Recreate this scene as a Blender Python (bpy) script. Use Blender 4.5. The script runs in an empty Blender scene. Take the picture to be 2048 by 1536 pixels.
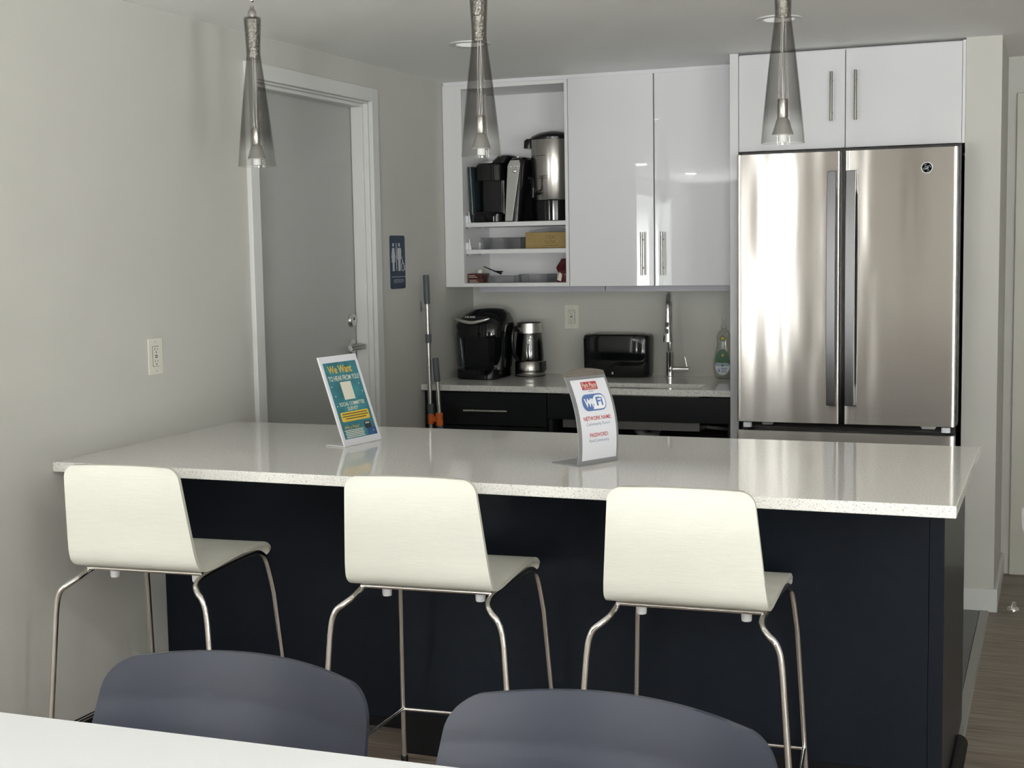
import bpy, bmesh, math, random
from mathutils import Vector, Matrix, Euler
random.seed(4)
S = bpy.context.scene
COL = S.collection
PI = math.pi
R = math.radians

# ------------------------------------------------------------------ camera
F_PX = 2775.9
cam_d = bpy.data.cameras.new('camera')
cam = bpy.data.objects.new('camera', cam_d)
COL.objects.link(cam)
cam_d.sensor_fit = 'HORIZONTAL'
cam_d.sensor_width = 36.0
cam_d.lens = F_PX / 2048 * 36.0
cam_d.clip_start = 0.05
YAW, PITCH, ROLL = 0.376017, 0.095896, -0.017005
fw = Vector((-math.sin(YAW) * math.cos(PITCH), math.cos(YAW) * math.cos(PITCH), -math.sin(PITCH)))
rt = Vector((math.cos(YAW), math.sin(YAW), 0))
up = rt.cross(fw)
rt2 = rt * math.cos(ROLL) + up * math.sin(ROLL)
up2 = -rt * math.sin(ROLL) + up * math.cos(ROLL)
m = Matrix((rt2, up2, -fw)).transposed().to_4x4()
m.translation = Vector((2.79377, -6.55805, 1.50596))
cam.matrix_world = m
S.camera = cam

# ------------------------------------------------------------------ view + daylight
S.view_settings.view_transform = 'Standard'
S.view_settings.look = 'None'
S.view_settings.gamma = 1.0
S.view_settings.use_curve_mapping = False
S.view_settings.exposure = 0.20

world = bpy.data.worlds.new('daylight')
S.world = world
world.use_nodes = True
nt = world.node_tree
nt.nodes.clear()
wo = nt.nodes.new('ShaderNodeOutputWorld')
bg = nt.nodes.new('ShaderNodeBackground')
tc = nt.nodes.new('ShaderNodeTexCoord')
sp = nt.nodes.new('ShaderNodeSeparateXYZ')
cr = nt.nodes.new('ShaderNodeValToRGB')
mp = nt.nodes.new('ShaderNodeMapRange')
mp.inputs['From Min'].default_value = -0.3
mp.inputs['From Max'].default_value = 0.7
nt.links.new(tc.outputs['Generated'], sp.inputs[0])
nt.links.new(sp.outputs['Z'], mp.inputs['Value'])
nt.links.new(mp.outputs[0], cr.inputs[0])
e = cr.color_ramp.elements
e[0].position = 0.0; e[0].color = (4.7, 4.64, 4.5, 1)
e[1].position = 1.0; e[1].color = (0.65, 0.76, 0.92, 1)
for p_, c_ in ((0.27, (4.9, 4.84, 4.7, 1)), (0.33, (0.80, 0.80, 0.79, 1)), (0.6, (0.82, 0.88, 0.94, 1))):
    k = e.new(p_); k.color = c_
nt.links.new(cr.outputs[0], bg.inputs['Color'])
bg.inputs['Strength'].default_value = 6.9
nt.links.new(bg.outputs[0], wo.inputs[0])

# window openings (also used by the walls): (wall, a0, a1, z0, z1)
WIN = [('left', -11.10, -9.42, 0.10, 2.16), ('front', -0.80, -0.25, 0.10, 2.20), ('front', 3.20, 5.30, 0.10, 2.20),
       ('right', -9.1, -8.2, 0.10, 2.20), ('right', -7.2, -6.45, 0.10, 2.20)]  # right-wall openings are added to brighten the left wall
LEFT_X, STEP_Y = -1.70, -3.66        # the dining side is wider: its left wall stands back from the kitchen's
FRONT_Y = -12.0
RIGHT_X = 5.4
for i, (w_, a0, a1, z0, z1) in enumerate(WIN):          # daylight portals: they only guide sampling of the sky
    ld = bpy.data.lights.new('window_portal', 'AREA')
    ld.shape = 'RECTANGLE'; ld.size = a1 - a0; ld.size_y = z1 - z0
    ld.cycles.is_portal = True
    lo = bpy.data.objects.new('window_portal', ld)
    COL.objects.link(lo)
    if w_ == 'left':
        lo.location = (LEFT_X - 0.13, (a0 + a1) / 2, (z0 + z1) / 2)
    elif w_ == 'right':
        lo.location = (RIGHT_X + 0.13, (a0 + a1) / 2, (z0 + z1) / 2)
    else:
        lo.location = ((a0 + a1) / 2, FRONT_Y - 0.13, (z0 + z1) / 2)
    lo.rotation_euler = Vector({'left': (1, 0, 0), 'right': (-1, 0, 0), 'front': (0, 1, 0)}[w_]).to_track_quat('-Z', 'Y').to_euler()

# ------------------------------------------------------------------ materials
def mat(name, col, rough=0.5, metal=0.0, spec=0.5, noise=0.0, nscale=40, bump=0.0, bscale=60, stretch=(1, 1, 1),
        coat=0.0, aniso=0.0, trans=0.0, ior=1.45, emit=None):
    mt = bpy.data.materials.new(name)
    mt.use_nodes = True
    t = mt.node_tree
    b = t.nodes['Principled BSDF']
    b.inputs['Base Color'].default_value = (*col, 1)
    b.inputs['Roughness'].default_value = rough
    b.inputs['Metallic'].default_value = metal
    b.inputs['Specular IOR Level'].default_value = spec
    b.inputs['Coat Weight'].default_value = coat
    b.inputs['Coat Roughness'].default_value = 0.04
    b.inputs['Anisotropic'].default_value = aniso
    b.inputs['Transmission Weight'].default_value = trans
    b.inputs['IOR'].default_value = ior
    if emit:
        b.inputs['Emission Color'].default_value = (*emit[0], 1)
        b.inputs['Emission Strength'].default_value = emit[1]
    if noise or bump:
        co = t.nodes.new('ShaderNodeTexCoord')
        mpg = t.nodes.new('ShaderNodeMapping')
        mpg.inputs['Scale'].default_value = stretch
        t.links.new(co.outputs['Object'], mpg.inputs[0])
    if noise:
        n = t.nodes.new('ShaderNodeTexNoise')
        n.inputs['Scale'].default_value = nscale
        n.inputs['Detail'].default_value = 4
        t.links.new(mpg.outputs[0], n.inputs['Vector'])
        r = t.nodes.new('ShaderNodeValToRGB')
        lo_ = [max(0, c * (1 - noise)) for c in col]; hi_ = [min(1, c * (1 + noise)) for c in col]
        r.color_ramp.elements[0].position = 0.3; r.color_ramp.elements[0].color = (*lo_, 1)
        r.color_ramp.elements[1].position = 0.7; r.color_ramp.elements[1].color = (*hi_, 1)
        t.links.new(n.outputs['Fac'], r.inputs[0])
        t.links.new(r.outputs[0], b.inputs['Base Color'])
    if bump:
        n2 = t.nodes.new('ShaderNodeTexNoise')
        n2.inputs['Scale'].default_value = bscale
        n2.inputs['Detail'].default_value = 3
        t.links.new(mpg.outputs[0], n2.inputs['Vector'])
        bp = t.nodes.new('ShaderNodeBump')
        bp.inputs['Strength'].default_value = bump
        bp.inputs['Distance'].default_value = 0.01
        t.links.new(n2.outputs['Fac'], bp.inputs['Height'])
        t.links.new(bp.outputs[0], b.inputs['Normal'])
    return mt

M = {}
M['wall'] = mat('wall_paint', (0.54, 0.54, 0.505), 0.55, noise=0.02, nscale=3, bump=0.03, bscale=160)
M['taupe'] = mat('dimmed_taupe_wall', (0.15, 0.128, 0.108), 0.6)  # unseen front wall made dark to dim the refrigerator's reflection
M['ceil'] = mat('ceiling_paint', (0.965, 0.97, 0.96), 0.7, bump=0.03, bscale=160)
M['trim'] = mat('white_trim', (0.66, 0.67, 0.655), 0.35)
M['door'] = mat('grey_door_paint', (0.42, 0.43, 0.415), 0.4, bump=0.02, bscale=90)
M['doorframe'] = mat('beige_frame_paint', (0.52, 0.52, 0.46), 0.4)
M['lacq'] = mat('white_gloss_lacquer', (0.70, 0.705, 0.73), 0.015, spec=0.65)
M['white_melamine'] = mat('white_melamine', (0.70, 0.70, 0.71), 0.35)
M['greyrail'] = mat('grey_rail', (0.40, 0.40, 0.45), 0.4)
M['panel'] = mat('charcoal_panel', (0.0115, 0.0148, 0.0205), 0.28, spec=0.10, noise=0.06, nscale=30)
M['black_cab'] = mat('black_cabinet', (0.005, 0.007, 0.007), 0.3)
M['black_in'] = mat('black_interior', (0.01, 0.012, 0.012), 0.6)
M['seat'] = mat('white_stained_plywood', (0.76, 0.77, 0.70), 0.42, noise=0.02, nscale=14, bump=0.10, bscale=30, stretch=(1, 12, 22))
M['edge'] = mat('plywood_edge', (0.60, 0.60, 0.53), 0.5)
M['chrome'] = mat('chrome', (0.82, 0.80, 0.78), 0.06, metal=1.0)
M['nickel'] = mat('brushed_nickel', (0.62, 0.61, 0.58), 0.28, metal=1.0)
M['darknickel'] = mat('dark_brushed_nickel', (0.33, 0.32, 0.30), 0.22, metal=1.0)
M['satin'] = mat('satin_steel', (0.55, 0.54, 0.53), 0.33, metal=1.0)
M['cap'] = mat('white_plastic', (0.82, 0.83, 0.86), 0.4)
M['chairp'] = mat('charcoal_polypropylene', (0.019, 0.0245, 0.040), 0.31, bump=0.10, bscale=900)
M['table'] = mat('white_laminate', (0.75, 0.775, 0.795), 0.3)
M['blackpl'] = mat('black_plastic', (0.006, 0.006, 0.007), 0.25)
M['blackgl'] = mat('black_gloss_plastic', (0.004, 0.005, 0.0055), 0.07)
M['rubber'] = mat('black_rubber', (0.006, 0.006, 0.0065), 0.55, spec=0.2)
M['greypl'] = mat('grey_plastic', (0.085, 0.10, 0.11), 0.5)
M['silverpl'] = mat('silver_plastic', (0.38, 0.38, 0.36), 0.35, metal=0.6)
M['smokedpl'] = mat('smoked_plastic', (0.03, 0.045, 0.05), 0.12)
M['orange'] = mat('orange_plastic', (0.62, 0.13, 0.02), 0.45)
M['tile'] = None
M['strip'] = mat('metal_strip', (0.30, 0.30, 0.28), 0.4, metal=0.3)
M['paperw'] = mat('white_paper', (0.72, 0.73, 0.78), 0.5)
M['acryl'] = mat('clear_acrylic_edge', (0.78, 0.77, 0.79), 0.12)
M['alu'] = mat('brushed_aluminium', (0.40, 0.41, 0.43), 0.4, metal=0.7)
M['wood_top'] = mat('walnut_strip', (0.155, 0.135, 0.115), 0.5, noise=0.12, nscale=30, stretch=(1, 1, 8))
M['teal'] = mat('teal_print', (0.035, 0.19, 0.23), 0.35, noise=0.35, nscale=14)
M['teald'] = mat('blue_print', (0.02, 0.09, 0.25), 0.35, noise=0.5, nscale=30)
M['yellow'] = mat('yellow_print', (0.72, 0.50, 0.05), 0.4)
M['gold'] = mat('gold_print', (0.75, 0.47, 0.04), 0.4)
M['cream'] = mat('cream_print', (0.72, 0.70, 0.58), 0.4)
M['inkdark'] = mat('dark_ink', (0.03, 0.03, 0.035), 0.5)
M['inkred'] = mat('red_ink', (0.42, 0.05, 0.06), 0.5)
M['inkblue'] = mat('blue_ink', (0.10, 0.18, 0.40), 0.5)
M['inkgrey'] = mat('grey_blue_ink', (0.20, 0.28, 0.36), 0.5)
M['navy'] = mat('navy_sign', (0.012, 0.035, 0.075), 0.35)
M['signwhite'] = mat('sign_grey_white', (0.50, 0.52, 0.54), 0.5)
M['card'] = mat('tan_cardboard', (0.30, 0.215, 0.08), 0.6, noise=0.06, nscale=60)
M['cardink'] = mat('brown_ink', (0.16, 0.11, 0.04), 0.6)
M['redbox'] = mat('dark_red_box', (0.06, 0.010, 0.010), 0.4)
M['foil'] = mat('dark_red_foil', (0.085, 0.012, 0.018), 0.25, bump=0.5, bscale=40)
M['green'] = mat('green_label', (0.01, 0.10, 0.04), 0.3)
M['bluelab'] = mat('pale_blue_label', (0.25, 0.40, 0.52), 0.35)
M['outletw'] = mat('outlet_white', (0.68, 0.68, 0.60), 0.35)
M['darkslot'] = mat('dark_slot', (0.02, 0.02, 0.02), 0.6)
M['hingepl'] = mat('pale_hinge_plastic', (0.85, 0.87, 0.95), 0.3)
M['handle_st'] = mat('grey_steel_handle', (0.21, 0.21, 0.22), 0.34, metal=0.9)
M['lampwhite'] = mat('lit_downlight_lens', (0.9, 0.9, 0.88), 0.5, emit=((1, 0.98, 0.95), 0.35))
M['fill_lens'] = mat('added_fill_lamp_lens', (0.9, 0.9, 0.88), 0.5, emit=((1, 0.97, 0.92), 330.0))  # strong glow for the added dining side lamps
M['bulbglass'] = mat('bulb_lens', (0.75, 0.76, 0.76), 0.08, spec=0.8)
M['pipe'] = mat('grey_pipe', (0.25, 0.26, 0.26), 0.3)
M['steel'] = mat('stainless_basin', (0.60, 0.58, 0.55), 0.25, metal=1.0)

def glassy(name, tint, tint_edge, gloss=0.12, grad=None, rough=0.02):
    """thin clear wall: tinted transparency that deepens at grazing angles, plus a clear-coat reflection"""
    mt = bpy.data.materials.new(name); mt.use_nodes = True
    t = mt.node_tree; t.nodes.clear()
    out = t.nodes.new('ShaderNodeOutputMaterial')
    tr = t.nodes.new('ShaderNodeBsdfTransparent')
    gl = t.nodes.new('ShaderNodeBsdfGlossy'); gl.inputs['Roughness'].default_value = rough
    lw = t.nodes.new('ShaderNodeLayerWeight'); lw.inputs['Blend'].default_value = 0.25
    mixc = t.nodes.new('ShaderNodeMix'); mixc.data_type = 'RGBA'
    mixc.inputs[6].default_value = (*tint, 1); mixc.inputs[7].default_value = (*tint_edge, 1)
    t.links.new(lw.outputs['Facing'], mixc.inputs[0])
    last = mixc.outputs[2]
    if grad:                     # smoke tint that fades out towards the rim (z0 clear .. z1 full)
        co = t.nodes.new('ShaderNodeTexCoord'); s_ = t.nodes.new('ShaderNodeSeparateXYZ')
        mr = t.nodes.new('ShaderNodeMapRange')
        mr.inputs['From Min'].default_value = grad[0]; mr.inputs['From Max'].default_value = grad[1]
        t.links.new(co.outputs['Object'], s_.inputs[0]); t.links.new(s_.outputs['Z'], mr.inputs['Value'])
        m2 = t.nodes.new('ShaderNodeMix'); m2.data_type = 'RGBA'
        m3 = t.nodes.new('ShaderNodeMix'); m3.data_type = 'RGBA'
        m3.inputs[6].default_value = (0.955, 0.955, 0.95, 1); m3.inputs[7].default_value = (0.72, 0.72, 0.70, 1)
        t.links.new(lw.outputs['Facing'], m3.inputs[0]); t.links.new(m3.outputs[2], m2.inputs[6])
        t.links.new(mr.outputs[0], m2.inputs[0]); t.links.new(last, m2.inputs[7])
        last = m2.outputs[2]
    t.links.new(last, tr.inputs['Color'])
    fr = t.nodes.new('ShaderNodeFresnel'); fr.inputs['IOR'].default_value = 1.45
    mu = t.nodes.new('ShaderNodeMath'); mu.operation = 'MULTIPLY'; mu.inputs[1].default_value = gloss / 0.12
    ge = t.nodes.new('ShaderNodeNewGeometry')
    ma = t.nodes.new('ShaderNodeMath'); ma.operation = 'SUBTRACT'; ma.inputs[0].default_value = 1.0
    mb = t.nodes.new('ShaderNodeMath'); mb.operation = 'MULTIPLY'
    t.links.new(ge.outputs['Backfacing'], ma.inputs[1]); t.links.new(fr.outputs[0], mb.inputs[0]); t.links.new(ma.outputs[0], mb.inputs[1])
    t.links.new(mb.outputs[0], mu.inputs[0])
    ms = t.nodes.new('ShaderNodeMixShader')
    t.links.new(mu.outputs[0], ms.inputs[0]); t.links.new(tr.outputs[0], ms.inputs[1]); t.links.new(gl.outputs[0], ms.inputs[2])
    t.links.new(ms.outputs[0], out.inputs[0])
    return mt
M['smoke'] = glassy('smoked_glass', (0.80, 0.795, 0.785), (0.50, 0.50, 0.49), 0.12, grad=(0.045, 0.10))
M['clearpl'] = glassy('clear_plastic', (0.95, 0.955, 0.96), (0.70, 0.72, 0.74), 0.12, rough=0.06)
M['bottle'] = glassy('clear_bottle', (0.90, 0.905, 0.88), (0.62, 0.63, 0.58), 0.15, rough=0.05)
M['pane'] = glassy('window_glass', (0.97, 0.98, 0.98), (0.92, 0.94, 0.94), 0.10)
M['kettleglass'] = glassy('dark_kettle_glass', (0.55, 0.56, 0.56), (0.25, 0.25, 0.26), 0.2, rough=0.04)

def quartz():
    mt = mat('white_quartz', (0.62, 0.615, 0.575), 0.07, spec=0.55)
    t = mt.node_tree; b = t.nodes['Principled BSDF']
    co = t.nodes.new('ShaderNodeTexCoord')
    v = t.nodes.new('ShaderNodeTexNoise'); v.inputs['Scale'].default_value = 260; v.inputs['Detail'].default_value = 2
    r = t.nodes.new('ShaderNodeValToRGB')
    r.color_ramp.elements[0].position = 0.30; r.color_ramp.elements[0].color = (0.30, 0.30, 0.29, 1)
    r.color_ramp.elements[1].position = 0.42; r.color_ramp.elements[1].color = (0.78, 0.775, 0.74, 1)
    k = r.color_ramp.elements.new(0.62); k.color = (0.80, 0.795, 0.76, 1)
    k = r.color_ramp.elements.new(0.72); k.color = (0.88, 0.875, 0.85, 1)
    t.links.new(co.outputs['Object'], v.inputs['Vector']); t.links.new(v.outputs['Fac'], r.inputs[0])
    t.links.new(r.outputs[0], b.inputs['Base Color'])
    return mt
M['quartz'] = quartz()

def woodfloor():
    mt = mat('wood_look_plank', (0.12, 0.10, 0.08), 0.42)
    t = mt.node_tree; b = t.nodes['Principled BSDF']
    co = t.nodes.new('ShaderNodeTexCoord')
    br = t.nodes.new('ShaderNodeTexBrick')
    br.inputs['Scale'].default_value = 1.0
    br.inputs['Brick Width'].default_value = 1.2; br.inputs['Row Height'].default_value = 0.18
    br.inputs['Mortar Size'].default_value = 0.0015; br.offset = 0.37
    br.inputs['Color1'].default_value = (0.225, 0.182, 0.145, 1)
    br.inputs['Color2'].default_value = (0.28, 0.232, 0.19, 1)
    br.inputs['Mortar'].default_value = (0.05, 0.04, 0.03, 1)
    mpg = t.nodes.new('ShaderNodeMapping'); mpg.inputs['Scale'].default_value = (2.2, 38, 1)
    n = t.nodes.new('ShaderNodeTexNoise'); n.inputs['Scale'].default_value = 2.0; n.inputs['Detail'].default_value = 6
    n.inputs['Distortion'].default_value = 0.4
    r = t.nodes.new('ShaderNodeValToRGB')
    r.color_ramp.elements[0].position = 0.32; r.color_ramp.elements[0].color = (0.50, 0.50, 0.50, 1)
    r.color_ramp.elements[1].position = 0.68; r.color_ramp.elements[1].color = (1.15, 1.15, 1.15, 1)
    mx = t.nodes.new('ShaderNodeMix'); mx.data_type = 'RGBA'; mx.blend_type = 'MULTIPLY'; mx.inputs[0].default_value = 1.0
    t.links.new(co.outputs['Object'], br.inputs['Vector']); t.links.new(co.outputs['Object'], mpg.inputs[0])
    t.links.new(mpg.outputs[0], n.inputs['Vector']); t.links.new(n.outputs['Fac'], r.inputs[0])
    t.links.new(br.outputs['Color'], mx.inputs[6]); t.links.new(r.outputs[0], mx.inputs[7])
    t.links.new(mx.outputs[2], b.inputs['Base Color'])
    return mt
M['floor'] = woodfloor()

def tilefloor():
    mt = mat('grey_floor_tile', (0.09, 0.095, 0.095), 0.35)
    t = mt.node_tree; b = t.nodes['Principled BSDF']
    co = t.nodes.new('ShaderNodeTexCoord')
    br = t.nodes.new('ShaderNodeTexBrick'); br.offset = 0.0
    br.inputs['Scale'].default_value = 1.0
    br.inputs['Brick Width'].default_value = 0.61; br.inputs['Row Height'].default_value = 0.61
    br.inputs['Mortar Size'].default_value = 0.003
    br.inputs['Color1'].default_value = (0.085, 0.090, 0.090, 1); br.inputs['Color2'].default_value = (0.10, 0.105, 0.105, 1)
    br.inputs['Mortar'].default_value = (0.16, 0.16, 0.155, 1)
    t.links.new(co.outputs['Object'], br.inputs['Vector']); t.links.new(br.outputs['Color'], b.inputs['Base Color'])
    return mt
M['tile'] = tilefloor()

def stainless():
    mt = mat('brushed_stainless', (0.60, 0.575, 0.545), 0.25, metal=1.0, aniso=1.0)
    t = mt.node_tree; b = t.nodes['Principled BSDF']
    co = t.nodes.new('ShaderNodeTexCoord')
    m1 = t.nodes.new('ShaderNodeMapping'); m1.inputs['Scale'].default_value = (5.5, 1, 0.75)
    n1 = t.nodes.new('ShaderNodeTexNoise'); n1.inputs['Scale'].default_value = 1.6; n1.inputs['Detail'].default_value = 1
    t.links.new(co.outputs['Object'], m1.inputs[0]); t.links.new(m1.outputs[0], n1.inputs['Vector'])
    bp = t.nodes.new('ShaderNodeBump'); bp.inputs['Strength'].default_value = 1.0; bp.inputs['Distance'].default_value = 0.003
    t.links.new(n1.outputs['Fac'], bp.inputs['Height'])
    m2 = t.nodes.new('ShaderNodeMapping'); m2.inputs['Scale'].default_value = (4, 4, 900)
    n2 = t.nodes.new('ShaderNodeTexNoise'); n2.inputs['Scale'].default_value = 1.0; n2.inputs['Detail'].default_value = 2
    t.links.new(co.outputs['Object'], m2.inputs[0]); t.links.new(m2.outputs[0], n2.inputs['Vector'])
    r = t.nodes.new('ShaderNodeMapRange'); r.inputs['To Min'].default_value = 0.20; r.inputs['To Max'].default_value = 0.28; b.inputs['Anisotropic Rotation'].default_value = 0.25
    t.links.new(n2.outputs['Fac'], r.inputs['Value']); t.links.new(r.outputs[0], b.inputs['Roughness'])
    t.links.new(bp.outputs[0], b.inputs['Normal'])
    return mt
M['stainless'] = stainless()
M['urnsteel'] = mat('urn_steel', (0.42, 0.405, 0.385), 0.24, metal=1.0)
M['hammered'] = mat('hammered_silver', (0.92, 0.91, 0.88), 0.16, metal=1.0, bump=0.9, bscale=130)

# ------------------------------------------------------------------ mesh helpers
class MB:
    def __init__(s): s.v = []; s.f = []; s.mi = []
    def add(s, vs, fs, mi=0):
        o = len(s.v); s.v += [Vector(x) for x in vs]
        s.f += [[i + o for i in f] for f in fs]; s.mi += [mi] * len(fs)
        return s
    def box(s, x0, x1, y0, y1, z0, z1, mi=0, mx=None):
        vs = [Vector((x, y, z)) for z in (z0, z1) for y in (y0, y1) for x in (x0, x1)]
        if mx: vs = [mx @ v for v in vs]
        return s.add(vs, [(0, 2, 3, 1), (4, 5, 7, 6), (0, 1, 5, 4), (2, 6, 7, 3), (0, 4, 6, 2), (1, 3, 7, 5)], mi)
    def tube(s, pts, r, mi=0, n=12, cap=True):
        pts = [Vector(p) for p in pts]; k = len(pts)
        rs = r if isinstance(r, (list, tuple)) else [r] * k
        T = []
        for i in range(k):
            a = pts[max(0, i - 1)]; b = pts[min(k - 1, i + 1)]
            T.append((b - a).normalized())
        ref = Vector((0, 0, 1)) if abs(T[0].z) < 0.9 else Vector((1, 0, 0))
        nrm = (ref - T[0] * ref.dot(T[0])).normalized()
        vs = []
        for i in range(k):
            nrm = (nrm - T[i] * nrm.dot(T[i])).normalized(); bn = T[i].cross(nrm)
            for j in range(n):
                a = 2 * PI * j / n
                vs.append(pts[i] + (nrm * math.cos(a) + bn * math.sin(a)) * rs[i])
        fs = []
        for i in range(k - 1):
            for j in range(n):
                a = i * n + j; b = i * n + (j + 1) % n
                fs.append((a, b, b + n, a + n))
        if cap: fs += [tuple(range(n - 1, -1, -1)), tuple(range((k - 1) * n, k * n))]
        return s.add(vs, fs, mi)
    def lathe(s, prof, mi=0, n=32, mx=None, close=False):
        vs = []; k = len(prof)
        for (r, z) in prof:
            for j in range(n):
                a = 2 * PI * j / n; vs.append(Vector((r * math.cos(a), r * math.sin(a), z)))
        fs = []
        rng = k if close else k - 1
        for i in range(rng):
            i2 = (i + 1) % k
            for j in range(n):
                a, b = i * n + j, i * n + (j + 1) % n
                fs.append((a, b, i2 * n + (j + 1) % n, i2 * n + j))
        if not close:
            if prof[0][0] > 1e-6: fs.append(tuple(range(n - 1, -1, -1)))
            if prof[-1][0] > 1e-6: fs.append(tuple(range((k - 1) * n, k * n)))
        if mx: vs = [mx @ v for v in vs]
        return s.add(vs, fs, mi)
    def loft(s, secs, mi=0, n=40, mx=None):
        """secs: (z, cx, cy, hx, hy, power) superellipse rings"""
        vs = []
        for (z, cx, cy, hx, hy, p) in secs:
            for j in range(n):
                a = 2 * PI * j / n; c, d = math.cos(a), math.sin(a)
                vs.append(Vector((cx + hx * math.copysign(abs(c) ** (2 / p), c), cy + hy * math.copysign(abs(d) ** (2 / p), d), z)))
        fs = []; k = len(secs)
        for i in range(k - 1):
            for j in range(n):
                a, b = i * n + j, i * n + (j + 1) % n
                fs.append((a, b, b + n, a + n))
        fs += [tuple(range(n - 1, -1, -1)), tuple(range((k - 1) * n, k * n))]
        if mx: vs = [mx @ v for v in vs]
        return s.add(vs, fs, mi)
    def prism(s, poly, d0, d1, mx, mi=0):
        """polygon in local xy extruded along local z from d0 to d1, placed by mx"""
        n = len(poly)
        vs = [mx @ Vector((x, y, d0)) for x, y in poly] + [mx @ Vector((x, y, d1)) for x, y in poly]
        fs = [tuple(range(n - 1, -1, -1)), tuple(range(n, 2 * n))]
        fs += [(i, (i + 1) % n, n + (i + 1) % n, n + i) for i in range(n)]
        return s.add(vs, fs, mi)
    def text(s, body, h, mx, mi=0, width=None, depth=0.0004, bold=0.0, shear=0.0):
        cu = bpy.data.curves.new('t', 'FONT'); cu.body = body; cu.size = 1.0
        cu.align_x = 'CENTER'; cu.align_y = 'CENTER'; cu.extrude = 0.0; cu.offset = bold; cu.shear = shear
        cu.resolution_u = 3
        ob = bpy.data.objects.new('t', cu); COL.objects.link(ob)
        dg = bpy.context.evaluated_depsgraph_get(); dg.update()
        me = bpy.data.meshes.new_from_object(ob.evaluated_get(dg))
        xs = [v.co.x for v in me.vertices]; ys = [v.co.y for v in me.vertices]
        if xs:
            w0 = max(xs) - min(xs); h0 = max(ys) - min(ys)
            sy = h / h0; sx = (width / w0) if width else sy
            cx = (max(xs) + min(xs)) / 2; cy = (max(ys) + min(ys)) / 2
            vs = [mx @ Vector(((v.co.x - cx) * sx, (v.co.y - cy) * sy, depth)) for v in me.vertices]
            s.add(vs, [tuple(p.vertices) for p in me.polygons], mi)
        bpy.data.objects.remove(ob); bpy.data.curves.remove(cu); bpy.data.meshes.remove(me)
        return s
    def obj(s, name, mats, parent=None, loc=(0, 0, 0), rot=(0, 0, 0), bevel=0, seg=2, sharp=38, fix=True):
        me = bpy.data.meshes.new(name)
        me.from_pydata([tuple(v) for v in s.v], [], s.f)
        mats = mats if isinstance(mats, (list, tuple)) else [mats]
        for k in mats: me.materials.append(M[k] if isinstance(k, str) else k)
        me.polygons.foreach_set('material_index', s.mi)
        me.update()
        if fix:
            b = bmesh.new(); b.from_mesh(me); bmesh.ops.recalc_face_normals(b, faces=b.faces); b.to_mesh(me); b.free()
        me.polygons.foreach_set('use_smooth', [True] * len(me.polygons))
        me.set_sharp_from_angle(angle=R(sharp))
        o = bpy.data.objects.new(name, me); COL.objects.link(o)
        o.location = loc; o.rotation_euler = rot
        if parent: o.parent = parent
        if bevel:
            md = o.modifiers.new('bevel', 'BEVEL'); md.width = bevel; md.segments = seg; md.limit_method = 'ANGLE'
            md.angle_limit = R(40); md.harden_normals = True
        return o

def tag(o, label=None, cat=None, group=None, kind=None):
    if label: o['label'] = label
    if cat: o['category'] = cat
    if group: o['group'] = group
    if kind: o['kind'] = kind
    return o
def thing(name, loc, label, cat, rz=0, group=None):
    o = bpy.data.objects.new(name, None); COL.objects.link(o)
    o.location = loc; o.rotation_euler = (0, 0, rz); o.empty_display_size = 0.1
    return tag(o, label, cat, group)
def struct(o, label, cat): return tag(o, label, cat, kind='structure')
def copy_tree(o, parent=None):
    c = o.copy(); COL.objects.link(c)
    if parent: c.parent = parent
    for ch in list(o.children): copy_tree(ch, c)
    return c
def smooth(pts, n=8):
    """Catmull-Rom through the points"""
    P = [Vector(p) for p in pts]; P = [P[0] * 2 - P[1]] + P + [P[-1] * 2 - P[-2]]
    out = []
    for i in range(1, len(P) - 2):
        for k in range(n):
            t = k / n; a, b, c, d = P[i - 1:i + 3]
            out.append(0.5 * ((2 * b) + (c - a) * t + (2 * a - 5 * b + 4 * c - d) * t * t + (3 * b - a - 3 * c + d) * t ** 3))
    out.append(P[-2]); return out
def fillet(pts, r, n=6):
    P = [Vector(p) for p in pts]; out = [P[0]]
    for i in range(1, len(P) - 1):
        a = (P[i - 1] - P[i]); b = (P[i + 1] - P[i]); k = min(r, a.length * .49, b.length * .49)
        A = P[i] + a.normalized() * k; B = P[i] + b.normalized() * k
        for j in range(n + 1):
            t = j / n; out.append(A * (1 - t) ** 2 + P[i] * 2 * t * (1 - t) + B * t * t)
    out.append(P[-1]); return out
def frame(o, x, y):
    """matrix with local x, y along the given directions and z their normal"""
    x = Vector(x).normalized(); z = x.cross(Vector(y)).normalized(); y = z.cross(x)
    mm = Matrix((x, y, z)).transposed().to_4x4(); mm.translation = Vector(o); return mm
def rrect(w, h, r, n=5, cx=0, cy=0):
    out = []
    for qx, qy, a0 in ((1, 1, 0), (-1, 1, 90), (-1, -1, 180), (1, -1, 270)):
        for k in range(n + 1):
            a = R(a0 + 90 * k / n)
            out.append((cx + qx * (w / 2 - r) + r * math.cos(a), cy + qy * (h / 2 - r) + r * math.sin(a)))
    return out
def circ(r, n=20, cx=0, cy=0, sx=1.0):
    return [(cx + sx * r * math.cos(2 * PI * i / n), cy + r * math.sin(2 * PI * i / n)) for i in range(n)]

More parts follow.
